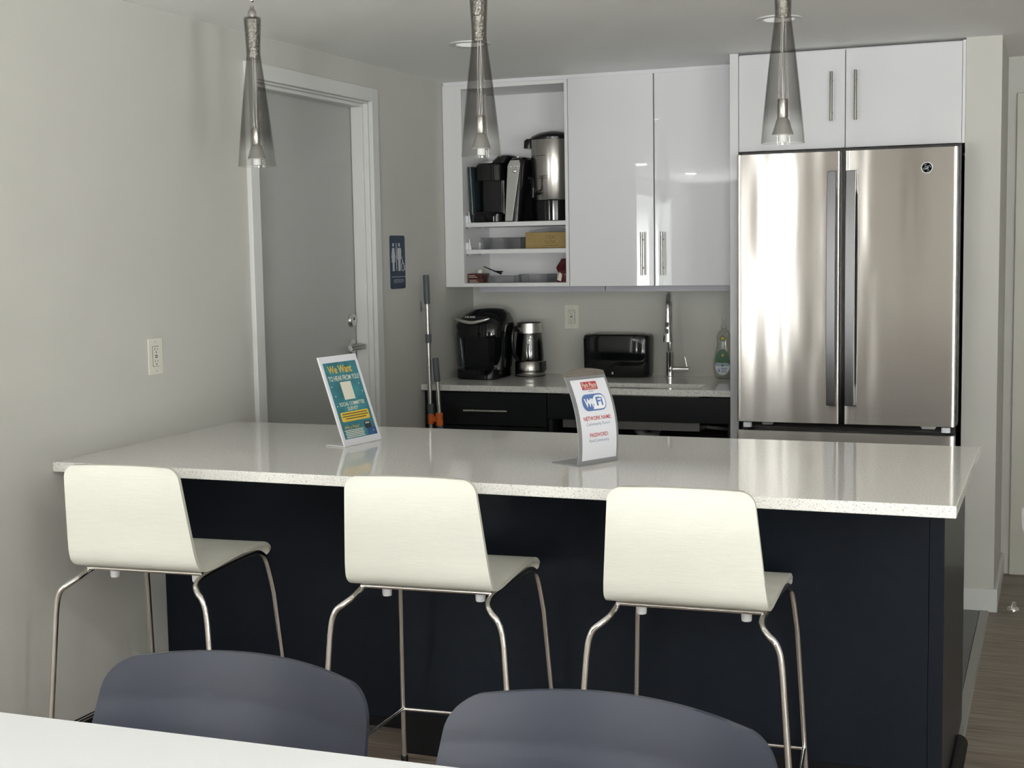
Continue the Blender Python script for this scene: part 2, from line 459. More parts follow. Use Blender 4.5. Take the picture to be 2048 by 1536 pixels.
# ------------------------------------------------------------------ room shell
CZ = 2.318
def wall_with_holes(axis, t0, t1, a0, a1, holes):
    """a wall slab between t0..t1 on its thin axis, a0..a1 along, with rectangular holes (a0,a1,z0,z1)"""
    b = MB()
    def bx(p0, p1, z0, z1):
        if p1 - p0 < 1e-4 or z1 - z0 < 1e-4: return
        if axis == 'x': b.box(t0, t1, p0, p1, z0, z1)
        else: b.box(p0, p1, t0, t1, z0, z1)
    cur = a0
    for (h0, h1, z0, z1) in sorted(holes):
        bx(cur, h0, 0, CZ); bx(h0, h1, 0, z0); bx(h0, h1, z1, CZ); cur = h1
    bx(cur, a1, 0, CZ)
    return b
D0, D1, DZ = -2.05, -1.12, 2.155           # restroom door opening
wl = wall_with_holes('x', -0.20, 0.0, STEP_Y, 0.25, [(D0, D1, 0, DZ)])
wd = wall_with_holes('x', LEFT_X - 0.2, LEFT_X, FRONT_Y, STEP_Y, [(w[1], w[2], w[3], w[4]) for w in WIN if w[0] == 'left'])
struct(wd.obj('wall_dining', 'wall'), 'left wall of the dining side outside the view', 'wall')
struct(MB().box(LEFT_X - .2, -0.2, STEP_Y, STEP_Y + .2, 0, CZ).obj('wall_return', 'wall'), 'short wall where the room widens beyond the left wall', 'wall')
struct(wl.obj('wall_left', 'wall'), 'long off-white painted wall on the left with the restroom door', 'wall')
struct(MB().box(0.0, 2.44, 0.0, 0.2, 0, CZ).obj('wall_back', 'wall'), 'off-white painted wall behind the kitchen counter', 'wall')
struct(MB().box(2.432, 2.568, -0.66, 0.2, 0, CZ).obj('wall_right', 'wall'), 'narrow off-white wall end to the right of the refrigerator', 'wall')
FX0, FX1, FZ = 2.66, 3.62, 2.10            # entry door opening in the far wall
fwl = wall_with_holes('y', 0.05, 0.2, 2.568, RIGHT_X, [(FX0, FX1, 0, FZ)])
struct(fwl.obj('wall_far', 'wall'), 'off-white wall around the metal entry door frame at far right', 'wall')
wr = wall_with_holes('x', RIGHT_X, RIGHT_X + 0.2, FRONT_Y, 0.2, [(w[1], w[2], w[3], w[4]) for w in WIN if w[0] == 'right'])
struct(wr.obj('wall_east', 'wall'), 'right wall of the room outside the view', 'wall')
wf = wall_with_holes('y', FRONT_Y - 0.2, FRONT_Y, LEFT_X - .2, RIGHT_X, [(w[1], w[2], w[3], w[4]) for w in WIN if w[0] == 'front'])
struct(wf.obj('wall_front', 'taupe'), 'window wall behind the viewer', 'wall')
struct(MB().box(LEFT_X - .2, RIGHT_X + .2, FRONT_Y - .2, 0.55, -0.1, 0.0).obj('floor', 'floor'), 'grey-brown wood-look plank floor', 'floor')
struct(MB().box(LEFT_X - .2, RIGHT_X + .2, FRONT_Y - .2, 0.55, CZ, CZ + 0.1).obj('ceiling', 'ceil'), 'plain pale grey painted ceiling', 'ceiling')
struct(MB().box(-0.45, -0.40, -2.4, -0.8, 0, CZ).obj('wall_blocker_restroom', 'wall'), 'added wall blocking light behind the closed restroom door', 'wall')  # added unseen wall, keeps sky light from leaking round the restroom door
struct(MB().box(-0.40, -0.20, -2.4, -2.35, 0, CZ).box(-0.40, -0.20, -0.85, -0.8, 0, CZ).obj('wall_blocker_restroom_side', 'wall'), 'added side walls blocking light behind the closed restroom door', 'wall')  # added unseen sides closing off the same light leak
struct(MB().box(2.45, 3.85, 0.50, 0.55, 0, CZ).box(2.45, 2.50, 0.20, 0.50, 0, CZ).box(3.80, 3.85, 0.20, 0.50, 0, CZ).obj('wall_blocker_entry', 'wall'), 'added walls blocking light behind the closed entry door', 'wall')  # added unseen backing that blocks sky light around the entry door
# windows (behind / beside the viewer, seen only in reflections, right-wall pair added)
for i, (w_, a0, a1, z0, z1) in enumerate(WIN):
    b = MB(); g = MB(); f_ = 0.05; mid = (a0 + a1) / 2
    def bar(p0, p1, q0, q1, bb, d0=0.02, d1=0.08):
        if w_ == 'left': bb.box(LEFT_X - d1, LEFT_X - d0, p0, p1, q0, q1)
        elif w_ == 'right': bb.box(RIGHT_X + d0, RIGHT_X + d1, p0, p1, q0, q1)
        else: bb.box(p0, p1, FRONT_Y - d1, FRONT_Y - d0, q0, q1)
    bar(a0, a1, z0, z0 + f_, b); bar(a0, a1, z1 - f_, z1, b); bar(a0, a0 + f_, z0 + f_, z1 - f_, b); bar(a1 - f_, a1, z0 + f_, z1 - f_, b)
    bar(mid - .02, mid + .02, z0 + f_, z1 - f_, b)
    o = b.obj('window_%d' % (i + 1), 'trim')
    struct(o, ('daylit window in the left wall of the dining side', 'narrow daylit window in the wall behind the table', 'wide daylit window in the wall behind the table',
               'unseen window added for light in the right wall, far from the island', 'unseen window added for light in the right wall, nearer the island')[i], 'window')
    bar(a0 + f_, mid - .03, z0 + f_, z1 - f_, g, .045, .051); bar(mid + .03, a1 - f_, z0 + f_, z1 - f_, g, .045, .051)
    g.obj('window_glass', 'pane', o)

# kitchen tile and transition strip
struct(MB().box(0.0, 2.515, -2.70, -0.001, 0.0, 0.004).obj('floor_tile', 'tile'), 'dark grey tiled kitchen floor beside the refrigerator', 'floor')
b = MB()
sx = [(2.515, 2.548)]
b.prism([(2.515, 0.0), (2.552, 0.0), (2.547, 0.006), (2.518, 0.006)], 0.655, 2.9, Matrix(((1, 0, 0, 0), (0, 0, -1, 0), (0, 1, 0, 0), (0, 0, 0, 1))))
struct(b.obj('trim_1', 'strip'), 'grey metal threshold strip between tile and wood floor', 'threshold')

# baseboards
b = MB()
b.box(2.42, 2.583, -0.675, -0.66, 0, 0.095); b.box(2.568, 2.583, -0.66, 0.05, 0, 0.095)
struct(b.obj('baseboard_right', 'trim', bevel=0.002), 'white baseboard around the wall end by the refrigerator', 'baseboard')
b = MB()
b.box(0, 0.014, STEP_Y, -2.71, 0, 0.09)
struct(b.obj('baseboard_left', 'rubber', bevel=0.002), 'dark baseboard along the left wall', 'baseboard')

# ------------------------------------------------------------------ restroom door (left wall)
b = MB(); cw = 0.058
b.box(0, .02, D0 - cw, D0, 0, DZ + cw); b.box(0, .02, D1, D1 + cw, 0, DZ + cw); b.box(0, .02, D0, D1, DZ, DZ + cw)
b.box(-.2, 0, D0, D0 + .008, 0, DZ); b.box(-.2, 0, D1 - .008, D1, 0, DZ); b.box(-.2, 0, D0, D1, DZ - .008, DZ)
b.box(-.075, -.02, D1 - .022, D1 - .008, 0, DZ - .008); b.box(-.075, -.02, D0 + .008, D0 + .022, 0, DZ - .008); b.box(-.075, -.02, D0 + .022, D1 - .022, DZ - .022, DZ - .008)
struct(b.obj('trim_2', 'trim', bevel=0.002), 'white painted casing and jamb around the restroom door', 'door frame')
dr = struct(MB().box(-.122, -.078, D0 + .010, D1 - .010, .008, DZ - .010).obj('door_1', 'door'), 'flat grey painted restroom door in the left wall', 'door')
ly, lz = -1.185, 1.10
XA = frame((-.078, ly, lz), (0, 1, 0), (0, 0, 1))     # local z = +x
b = MB(); b.lathe([(.033, 0), (.033, .006), (.029, .010), (.012, .011), (.012, .05)], mx=XA)
b.tube(fillet([(-.03, ly, lz), (-.022, ly, lz), (-.022, ly - .115, lz - .004)], .012), .0095)
b.box(-.030, -.014, ly - .118, ly + .012, lz - .010, lz + .010)
b.obj('door_lever', 'nickel', dr, bevel=.002)
XB = frame((-.078, ly, 1.215), (0, 1, 0), (0, 0, 1))
b = MB(); b.lathe([(.031, 0), (.031, .010), (.027, .016), (.024, .017)], mi=0, mx=XB)
b.prism(rrect(.010, .012, .003), .017, .0176, frame((-.078, ly, 1.222), (0, 1, 0), (0, 0, 1)), 1)
b.obj('deadbolt', ['nickel', 'darkslot'], dr)

# ------------------------------------------------------------------ entry door (far right)
b = MB()
for (x0, x1, z0, z1) in ((FX0 - .055, FX0 + .02, 0, FZ + .06), (FX1 - .02, FX1 + .055, 0, FZ + .06), (FX0 + .02, FX1 - .02, FZ, FZ + .06)):
    b.box(x0, x1, .028, .10, z0, z1)
struct(b.obj('trim_3', 'doorframe', bevel=.006, seg=3), 'beige metal frame of the entry door at far right', 'door frame')
d2 = struct(MB().box(FX0 + .024, FX1 - .024, .04, .085, .012, FZ - .005).obj('door_2', 'doorframe'), 'beige entry door at the far right edge', 'door')
for z in (1.95, 1.14, .26):
    b = MB()
    b.tube([(FX0 + .022, .022, z - .055), (FX0 + .022, .022, z + .055)], .0075)
    b.box(FX0 + .024, FX0 + .045, .034, .0405, z - .052, z + .052); b.box(FX0 - .004, FX0 + .02, .0255, .0285, z - .052, z + .052)
    for k in (-.022, 0, .022): b.tube([(FX0 + .022, .022, z + k - .001), (FX0 + .022, .022, z + k + .001)], .0083)
    b.obj('hinge', 'satin', d2)
b = MB(); b.prism([(0, 0), (.06, 0), (.06, .30), (.03, .30), (.012, .25), (.02, .20), (.02, .10), (0, .06)], 0, .03, frame((FX0 + .018, .028, 1.86), (1, 0, 0), (0, 0, 1)))
b.obj('closer_bracket', 'greypl', d2, bevel=.004)
b = MB().box(FX0 + .030, FX0 + .10, .022, .041, .50, .62); b.tube([(FX0 + .04, .021, .56), (FX0 + .04, .0225, .56)], .008)
b.obj('kick_latch', 'silverpl', d2, bevel=.004)

t = thing('door_stop', (2.643, -0.61, 0), 'small chrome half-dome door stop on the wood floor', 'door stop')
b = MB(); b.lathe([(.0, 0.0), (.026, 0.0), (.026, .004), (.020, .012), (.0, .014)], n=24); b.obj('dome_base', 'chrome', t)
b = MB(); b.prism([(-.014, .010), (.014, .010), (.012, .034), (-.002, .036)], -.006, .006, frame((0, 0, 0), (.9, .4, 0), (0, 0, 1))); b.obj('stop_fin', 'nickel', t, bevel=.003)

# ------------------------------------------------------------------ ceiling lights
for (x, y, lab) in ((0.62, -1.44, 'round recessed ceiling light above the open shelf cabinet'), (1.84, -1.475, 'round recessed ceiling light above the refrigerator')):
    t = thing('recessed_light', (x, y, CZ), lab, 'ceiling light', group='recessed ceiling lights')
    b = MB(); b.lathe([(.082, 0), (.082, -.004), (.070, -.007), (.058, -.005), (.055, 0)], close=True, n=40); b.obj('trim_ring', 'trim', t)
    b = MB(); b.lathe([(.0, -.003), (.054, -.003), (.054, -.0005), (0, -.0005)], n=40); b.obj('lens', 'lampwhite', t)

# unseen ceiling lamps added to brighten table, counters and floor
k = 0
for y in (-5.3, -7.2, -9.2):
    for x in (-1.0, 3.3, 4.7):
        t = thing('recessed_light', (x, y, CZ), 'added ceiling lamp brightening the room, outside the view', 'ceiling light', group='added dining side fill lamps')
        b = MB(); b.lathe([(.092, 0), (.092, -.004), (.080, -.007), (.072, -.005), (.070, 0)], close=True, n=32); b.obj('trim_ring', 'trim', t)
        b = MB(); b.lathe([(.0, -.003), (.069, -.003), (.069, -.0005), (0, -.0005)], n=32); b.obj('lens', 'fill_lens', t)

# ------------------------------------------------------------------ island
ITOP, XR_, YF_, YB_ = 0.900, 2.583, -3.239, -2.235
isl = thing('island_cabinet', (0, 0, 0), 'charcoal kitchen island base under the white countertop', 'kitchen island')
PX = 2.533; PYF = -2.895; PYS = -2.704; PXS = 0.985
b = MB(); b.box(0.002, PXS, PYS, PYS + .018, 0.0, ITOP - .031); b.obj('recessed_panel', 'panel', isl)
b = MB(); b.box(PXS, PX - .038, PYF, PYF + .018, 0.0, ITOP - .031); b.obj('front_panel', 'panel', isl, bevel=.0012)
b = MB(); b.box(PX - .037, PX, PYF, PYF + .018, 0, ITOP - .031); b.box(PX - .018, PX, PYF + .018, -2.06, 0, ITOP - .031); b.obj('end_panel', 'panel', isl, bevel=.0012)
b = MB(); b.box(.002, PXS, PYS + .019, -2.30, 0.10, ITOP - .031); b.box(PXS + .001, PX - .019, PYF + .019, -2.30, .10, ITOP - .031); b.box(PXS, PXS + .018, PYF + .018, PYS, 0, ITOP - .031); b.obj('carcass', 'black_cab', isl)
b = MB(); b.box(PXS + .002, PX - .04, PYF - .0025, PYF - .0005, 0, .125); b.box(.002, PXS, PYS - .006, PYS - .0005, 0, .03); b.obj('toe_base', 'rubber', isl)
b = MB()
b.prism([(0, 0), (.032, 0), (.030, .012), (.022, .024), (.010, .030), (0, .030)], 0, .615, Matrix(((1, 0, 0, PX), (0, 0, -1, -2.285), (0, 1, 0, 0), (0, 0, 0, 1))))
b.obj('end_cove', 'rubber', isl, bevel=.003)
ct = MB().box(0.0005, XR_, YF_, YB_, ITOP - .030, ITOP).obj('countertop', 'quartz', bevel=.003)
tag(ct, 'large white speckled quartz countertop on the charcoal island', 'countertop')

# ------------------------------------------------------------------ back counter run
HB, YL = 0.885, -0.652
lc = thing('base_cabinet', (0, 0, 0), 'black base cabinet with a steel drawer pull under the coffee maker and kettle', 'cabinet')
b = MB(); b.box(.004, .018, -.60, -.005, .1, HB - .03); b.box(.60, .618, -.60, -.005, .1, HB - .03); b.box(.018, .60, -.60, -.005, .1, .118); b.box(.018, .60, -.015, -.005, .118, HB - .03); b.box(.018, .60, -.55, -.53, 0.0, .1)
b.box(.018, .60, -.60, -.5, HB - .05, HB - .03); b.obj('carcass', 'black_cab', lc)
dw = MB().box(.006, .616, -.621, -.602, .695, HB - .036).obj('drawer', 'black_cab', lc, bevel=.0015)
b = MB(); b.tube([(.215, -.650, .766), (.435, -.650, .766)], .006); b.tube([(.25, -.650, .766), (.25, -.621, .766)], .004); b.tube([(.40, -.650, .766), (.40, -.621, .766)], .004); b.obj('handle', 'nickel', dw)
MB().box(.006, .616, -.621, -.602, .105, .690).obj('door', 'black_cab', lc, bevel=.0015)
sc_ = thing('sink_cabinet', (0, 0, 0), 'black sink cabinet open below its apron with pipes inside, left of the refrigerator', 'cabinet')
b = MB(); b.box(.620, .638, -.60, -.005, .1, HB - .03); b.box(1.455, 1.473, -.60, -.005, .1, HB - .03); b.box(.638, 1.455, -.60, -.005, .1, .118); b.box(.638, 1.455, -.015, -.005, .118, .66); b.box(.638, 1.455, -.55, -.53, 0, .1); b.obj('carcass', 'black_in', sc_)
MB().box(.622, 1.472, -.621, -.602, .735, HB - .036).obj('apron_panel', 'black_cab', sc_, bevel=.0015)
b = MB(); b.tube(smooth([(1.0, -.45, .80), (1.0, -.45, .70), (1.02, -.45, .66), (1.06, -.42, .64), (1.08, -.36, .70), (1.08, -.30, .72), (1.08, -.02, .72)]), .022)
b.lathe([(.03, 0), (.03, .03)], mx=Matrix.Translation((1.0, -.45, .70))); b.obj('drain_trap', 'pipe', sc_)
b = MB(); b.tube(smooth([(1.30, -.40, .82), (1.28, -.42, .72), (1.32, -.45, .70), (1.38, -.42, .69), (1.40, -.2, .66), (1.40, -.02, .66)]), .008); b.obj('supply_hose', 'pipe', sc_)
b = MB(); b.tube(smooth([(.80, -.40, .80), (.78, -.44, .70), (.82, -.42, .66), (.84, -.02, .64)]), .007); b.obj('supply_hose', 'pipe', sc_)

SX0, SX1, SY0, SY1 = .70, 1.315, -.585, -.405      # basin cut-out
b = MB()
b.box(.0005, SX0, YL, -.0005, HB - .028, HB); b.box(SX1, 1.478, YL, -.0005, HB - .028, HB)
b.box(SX0, SX1, YL, SY0, HB - .028, HB); b.box(SX0, SX1, SY1, -.0005, HB - .028, HB)
bc = b.obj('worktop', 'quartz', bevel=.0015)
tag(bc, 'narrow pale quartz back counter along the wall holding the sink and coffee maker', 'countertop')
b = MB(); g_ = .012; zb = HB - .028
b.box(SX0 - g_, SX0, SY0 - g_, SY1 + g_, zb - .15, zb - .0005); b.box(SX1, SX1 + g_, SY0 - g_, SY1 + g_, zb - .15, zb - .0005)
b.box(SX0, SX1, SY0 - g_, SY0, zb - .15, zb - .0005); b.box(SX0, SX1, SY1, SY1 + g_, zb - .15, zb - .0005); b.box(SX0 - g_, SX1 + g_, SY0 - g_, SY1 + g_, zb - .162, zb - .15)
tag(b.obj('sink_basin', 'steel'), 'stainless undermount sink set into the back counter', 'sink')

# faucet
fa = thing('faucet', (1.062, -.095, HB), 'chrome gooseneck pull-down faucet behind the sink', 'faucet')
b = MB(); b.lathe([(.024, 0), (.024, .005), (.0185, .008), (.0185, .122), (.012, .128)], n=28); b.obj('body', 'chrome', fa)
dx, dy = .022, -.118
arch = [(0, 0, .12), (0, 0, .30)] + [(dx * (1 - math.cos(a)) / 2, dy * (1 - math.cos(a)) / 2, .325 + .072 * math.sin(a)) for a in [R(k) for k in range(0, 181, 15)]] + [(dx, dy, .30)]
b = MB(); b.tube(smooth(arch, 3), .0125, n=16); b.obj('spout', 'chrome', fa)
b = MB(); b.lathe([(.0130, .31), (.0150, .285), (.0185, .24), (.0235, .185), (.0235, .181), (.018, .180)], n=24, mx=Matrix.Translation((dx, dy, 0)))
b.obj('spray_head', 'chrome', fa)
for z in (.262, .230):
    b = MB(); b.prism(rrect(.015, .022, .004), .0, .006, frame((dx, dy - .0165 - (.262 - z) * .08, z), (1, 0, 0), (0, .1, 1))); b.obj('spray_button', 'blackpl', fa)
b = MB(); b.tube([(.015, 0, .042), (.092, 0, .042)], .0125, n=18); b.tube([(.083, 0, .046), (.071, 0, .100)], .0042); b.obj('lever_handle', 'chrome', fa)

# dish soap bottle
so = thing('dish_soap_bottle', (1.326, -.11, HB), 'clear dish soap bottle with a green label beside the faucet', 'bottle')
b = MB(); b.loft([(0, 0, 0, .036, .020, 2.5), (.004, 0, 0, .041, .023, 2.5), (.05, 0, 0, .050, .026, 2.4), (.095, 0, 0, .047, .025, 2.3), (.145, 0, 0, .035, .022, 2.2), (.170, 0, 0, .032, .021, 2.2), (.198, 0, 0, .035, .021, 2.2), (.222, 0, 0, .026, .018, 2), (.234, 0, 0, .013, .012, 2), (.240, 0, 0, .012, .011, 2)], n=36)
b.obj('bottle_body', 'bottle', so)
b = MB(); b.lathe([(.014, .238), (.014, .252), (.009, .256), (.007, .276), (.009, .278), (.009, .284), (0, .285)], n=20); b.obj('cap', 'clearpl', so)
b = MB()
fl = frame((0, -.0262, .075), (1, 0, 0), (0, 0.02, 1))
b.prism([(.037 * math.cos(a), .055 * math.sin(a) * (1.0 if math.sin(a) < 0 else 1.25)) for a in [2 * PI * k / 28 for k in range(28)]], 0, .0008, fl, 0)
b.prism([(.037 * math.cos(a) * .99, max(-.006, .055 * math.sin(a) * 1.24)) for a in [PI * k / 16 - .12 * (k == 0) + .12 * (k == 16) for k in range(17)]], .0008, .0013, fl, 1)
b.prism([(-.036, -.012), (.036, -.012), (.0365, -.004), (-.0365, -.002)], .0009, .0014, fl, 2)
b.text('Palmolive', .010, fl, 0, width=.058, depth=.0018, bold=.01)
b.prism(circ(.005, 16, 0, -.010), .0014, .0018, fl, 1); b.prism([(0, .030), (.006, .038), (0, .046), (-.006, .038)], .0013, .0018, fl, 3)
for k, w in ((-.024, .030), (-.031, .024), (-.039, .028)): b.prism(rrect(w, .003, .001, 1, .006, k), .0009, .0013, fl, 4)
b.prism([(-.022, -.04), (-.013, -.04), (-.015, -.028), (-.018, -.022), (-.020, -.028)], .0009, .0013, fl, 4)
b.prism(circ(.013, 20, 0, .118, 1.15), 0, .0010, frame((0, -.0225, .075), (1, 0, 0), (0, 0, 1)), 1); b.prism(circ(.008, 20, 0, .118, 1.15), .001, .0014, frame((0, -.0225, .075), (1, 0, 0), (0, 0, 1)), 3)
b.obj('label', ['paperw', 'green', 'bluelab', 'gold', 'inkblue'], so)

# paper towel dispenser
pd = thing('paper_towel_dispenser', (.800, -.085, HB), 'glossy black paper towel dispenser on the back counter beside the faucet', 'dispenser')
b = MB(); b.loft([(0, 0, 0, .150, .060, 5), (.004, 0, 0, .160, .066, 5), (.02, 0, 0, .166, .070, 5), (.185, 0, 0, .168, .070, 5.5), (.202, 0, 0, .165, .067, 5), (.208, 0, 0, .155, .060, 5)], n=64); b.obj('cover', 'blackgl', pd)
b = MB(); b.loft([(.2075, 0, .005, .13, .045, 5), (.2125, 0, .005, .125, .040, 5)], n=40); b.obj('top_tray', 'silverpl', pd)
b = MB(); b.prism(rrect(.008, .012, .002), 0, .001, frame((-.010, -.0702, .022), (1, 0, 0), (0, 0, 1))); b.obj('badge', 'signwhite', pd)

# wall outlets
def outlet(name, mx, label):
    t = bpy.data.objects.new(name, None); COL.objects.link(t); t.matrix_world = mx; tag(t, label, 'outlet', 'wall outlets')
    b = MB(); b.prism(rrect(.078, .122, .006), 0, .0045, Matrix.Identity(4)); b.obj('cover_plate', 'outletw', t, bevel=.002)
    b = MB(); I = Matrix.Identity(4)
    b.prism(rrect(.035, .068, .002), .0045, .0052, I, 1); b.prism(rrect(.0325, .0655, .002), .0045, .0068, I, 0)
    for s in (1, -1):
        for x in (-.007, .007): b.prism(rrect(.0022, .008 if x < 0 else .0065, .0008, 1, x, s * .020 + .004), .0068, .0070, I, 1)
        b.prism(circ(.0026, 10, 0, s * .020 - .006), .0068, .0070, I, 1)
    b.prism(rrect(.014, .003, .001, 1, 0, .003), .0068, .0072, I, 1); b.prism(rrect(.014, .003, .001, 1, 0, -.003), .0068, .0072, I, 1)
    b.prism(circ(.0022, 10, .011, -.029), .0068, .0071, I, 2)
    b.obj('receptacle', ['outletw', 'darkslot', 'cap'], t)
    for y in (.048, -.048):
        b = MB(); b.prism(circ(.0028, 10, 0, y), .0045, .0052, I); b.obj('screw', 'satin', t)
outlet('wall_outlet', frame((0.0005, -2.712, 1.176), (0, 1, 0), (0, 0, 1)), 'white wall outlet on the left wall above the island countertop')
outlet('wall_outlet', frame((.532, -.0005, 1.172), (1, 0, 0), (0, 0, 1)), 'white wall outlet above the back counter beside the kettle')

# ------------------------------------------------------------------ wall cabinets
UY, UZ0, UZ1 = -.342, 1.333, 2.298
oc = thing('open_wall_cabinet', (0, 0, 0), 'open white wall cabinet with shelves holding coffee urn and coffee maker', 'cabinet')
b = MB(); yb = -.002
b.box(.002, .100, UY, UY + .02, UZ0, UZ1); b.box(.082, .100, UY + .02, yb, UZ0, UZ1); b.box(.624, .640, UY, yb, UZ0, UZ1)
b.box(.100, .624, UY, yb, UZ0, UZ0 + .018); b.box(.100, .624, UY, yb, UZ1 - .018, UZ1); b.box(.100, .624, -.012, yb, UZ0 + .018, UZ1 - .018); b.box(.002, .01, UY + .02, yb, UZ0, UZ1)
b.obj('carcass', 'white_melamine', oc, bevel=.001)
for z in (1.622, 1.492):
    sh = MB().box(.114, .623, UY + .012, -.013, z, z + .021).obj('shelf', 'white_melamine', oc, bevel=.001)
    for y in (UY + .03, UY + .19):
        b = MB(); b.box(.1005, .1135, y, y + .006, z - .004, z + .055); b.box(.1005, .125, y, y + .006, z - .004, z - .0005)
        b.prism([(0, 0), (.012, 0), (.003, .05), (0, .055)], 0, .003, frame((.1145, y + .006, z + .0215), (1, 0, 0), (0, 0, 1)))
        b.obj('shelf_clip', 'cap', sh)
def handle(parent, x, z0, z1, y):
    b = MB(); b.tube([(x, y - .030, z0), (x, y - .030, z1)], .0062, n=14)
    for z in (z0 + .035, z1 - .035): b.tube([(x, y - .030, z), (x, y, z)], .0045, n=10)
    return b.obj('handle', 'darknickel', parent)
for (x0, x1, hx, lab) in ((.6415, 1.0545, 1.003, 'gloss white wall cabinet next to the open shelf cabinet, above the wall outlet'), (1.0585, 1.478, 1.099, 'gloss white wall cabinet nearest the refrigerator, above the faucet')):
    t = thing('wall_cabinet', (0, 0, 0), lab, 'cabinet', group='gloss white wall cabinets')
    b = MB(); b.box(x0, x1, UY + .022, yb, UZ0, UZ1); b.obj('carcass', 'white_melamine', t)
    d = MB().box(x0 + .0012, x1 - .0012, UY, UY + .0205, UZ0, UZ1).obj('door', 'lacq', t, bevel=.001)
    handle(d, hx, 1.381, 1.580, UY)
b = MB(); b.box(.16, .797, -.285, -.270, UZ0 - .027, UZ0 - .0005); b.box(.801, 1.478, -.285, -.270, UZ0 - .027, UZ0 - .0005)
tag(b.obj('light_rail', 'greyrail'), 'grey rail strip under the white wall cabinets', 'trim')
b = MB(); b.box(.002, 1.478, UY + .012, yb, UZ1 + .0005, CZ - .0005)
tag(b.obj('ceiling_filler', 'lacq'), 'thin white filler strip between wall cabinets and ceiling', 'trim')

# ------------------------------------------------------------------ tall panel, over-fridge cabinet, fridge
tag(MB().box(1.4795, 1.516, -.662, -.002, 0, CZ - .002).obj('tall_end_panel', 'lacq', bevel=.001), 'tall narrow white panel standing between back counter and refrigerator', 'panel')
t = thing('fridge_top_cabinet', (0, 0, 0), 'gloss white double-door cabinet above the refrigerator', 'cabinet')
b = MB(); b.box(1.517, 2.431, -.638, -.002, 1.905, CZ - .008); b.box(2.4195, 2.431, -.658, -.638, 1.905, CZ - .008); b.obj('carcass', 'white_melamine', t)
for (x0, x1, hx) in ((1.518, 1.9585, 1.907), (1.9625, 2.418, 2.005)):
    d = MB().box(x0, x1, -.660, -.640, 1.905, CZ - .014).obj('door', 'lacq', t, bevel=.001)
    handle(d, hx, 2.014, 2.215, -.660)

fr = thing('refrigerator', (0, 0, 0), 'stainless steel french door refrigerator with two long vertical handles', 'refrigerator')
FX, FW, FY = 1.549, .869, -.843
b = MB(); b.box(FX + .006, FX + FW - .004, -.768, -.03, .03, 1.868); b.box(FX + .012, FX + FW + .005, -.80, -.70, .78, 1.892); b.obj('body', 'blackpl', fr)
def fdoor(name, x0, x1, z0, z1, bow=.002):
    b = MB(); rr = .004; W = x1 - x0
    crown = lambda x: FY + bow * (2 * (x - x0) / W - 1) ** 2
    left = [(x0 + rr - rr * math.cos(a), rr - rr * math.sin(a)) for a in [R(k) for k in (0, 22, 45, 67)]]
    xs = [x0 + rr + (W - 2 * rr) * k / 30 for k in range(31)]
    poly = [(x0, -.772)] + [(x, crown(x0) + d) for x, d in left] + [(x, crown(x)) for x in xs] + [(x0 + x1 - x, crown(x1) + d) for x, d in left[::-1]] + [(x1, -.772)]
    b.prism(poly, z0, z1, Matrix.Identity(4))
    return b.obj(name, 'stainless', fr, sharp=20)
dl = fdoor('door', FX, FX + .4175, .779, 1.880)
dr_ = fdoor('door', FX + .4385, FX + FW, .779, 1.880)
fz = fdoor('freezer_drawer', FX, FX + FW, .10, .742)
def fhandle(par, x0, x1, flip):
    b = MB(); y0 = FY - .002
    prof = [(y0, .858), (y0, .925), (y0 - .022, .955), (y0 - .030, 1.1), (y0 - .032, 1.33), (y0 - .030, 1.56), (y0 - .022, 1.70), (y0, 1.730), (y0, 1.800), (y0 - .040, 1.800), (y0 - .047, 1.72), (y0 - .056, 1.56), (y0 - .059, 1.33), (y0 - .056, 1.1), (y0 - .047, .94), (y0 - .040, .858)]
    b.prism(prof, x0, x1, Matrix(((0, 0, 1, 0), (1, 0, 0, 0), (0, 1, 0, 0), (0, 0, 0, 1))))
    return b.obj('handle', 'handle_st', par, bevel=.003, seg=3)
fhandle(dl, 1.922, 1.958, 0); fhandle(dr_, 1.996, 2.032, 1)
b = MB(); lm = frame((2.302, FY + .0005, 1.802), (1, 0, 0), (0, 0, 1))
b.lathe([(.0, .001), (.0215, .001), (.0225, .0005), (.0225, 0)][::-1], mx=lm, n=32)
b.lathe([(.0185, .001), (.0195, .0022), (.0205, .001)], mx=lm, n=32)
b.text('GE', .014, lm, 1, width=.017, depth=.0018, shear=.3)
for a in range(4):
    b.tube([lm @ Vector((math.cos(R(a * 90 + k)) * .0135, math.sin(R(a * 90 + k)) * .0135, .0014)) for k in range(0, 60, 12)], .0009, 1, n=6)
b.obj('badge', ['cap', 'alu'], dr_)
for (x, w) in ((FX + .020, .035), (FX + FW - .052, .035)):
    b = MB(); b.loft([(.752, x + w / 2, -.812, w / 2, .012, 4), (.7735, x + w / 2, -.812, w / 2, .012, 4)]); b.obj('hinge_cover', 'hingepl', fr, bevel=.002)
for (x, w) in ((FX + .092, .055), (FX + FW - .135, .065)):
    b = MB(); b.prism([(0, .777), (w, .777), (w - .008, .763), (.008, .763)], -.80, -.79, Matrix(((1, 0, 0, x), (0, 0, 1, 0), (0, 1, 0, 0), (0, 0, 0, 1)))); b.obj('hinge_bracket', 'satin', fr)

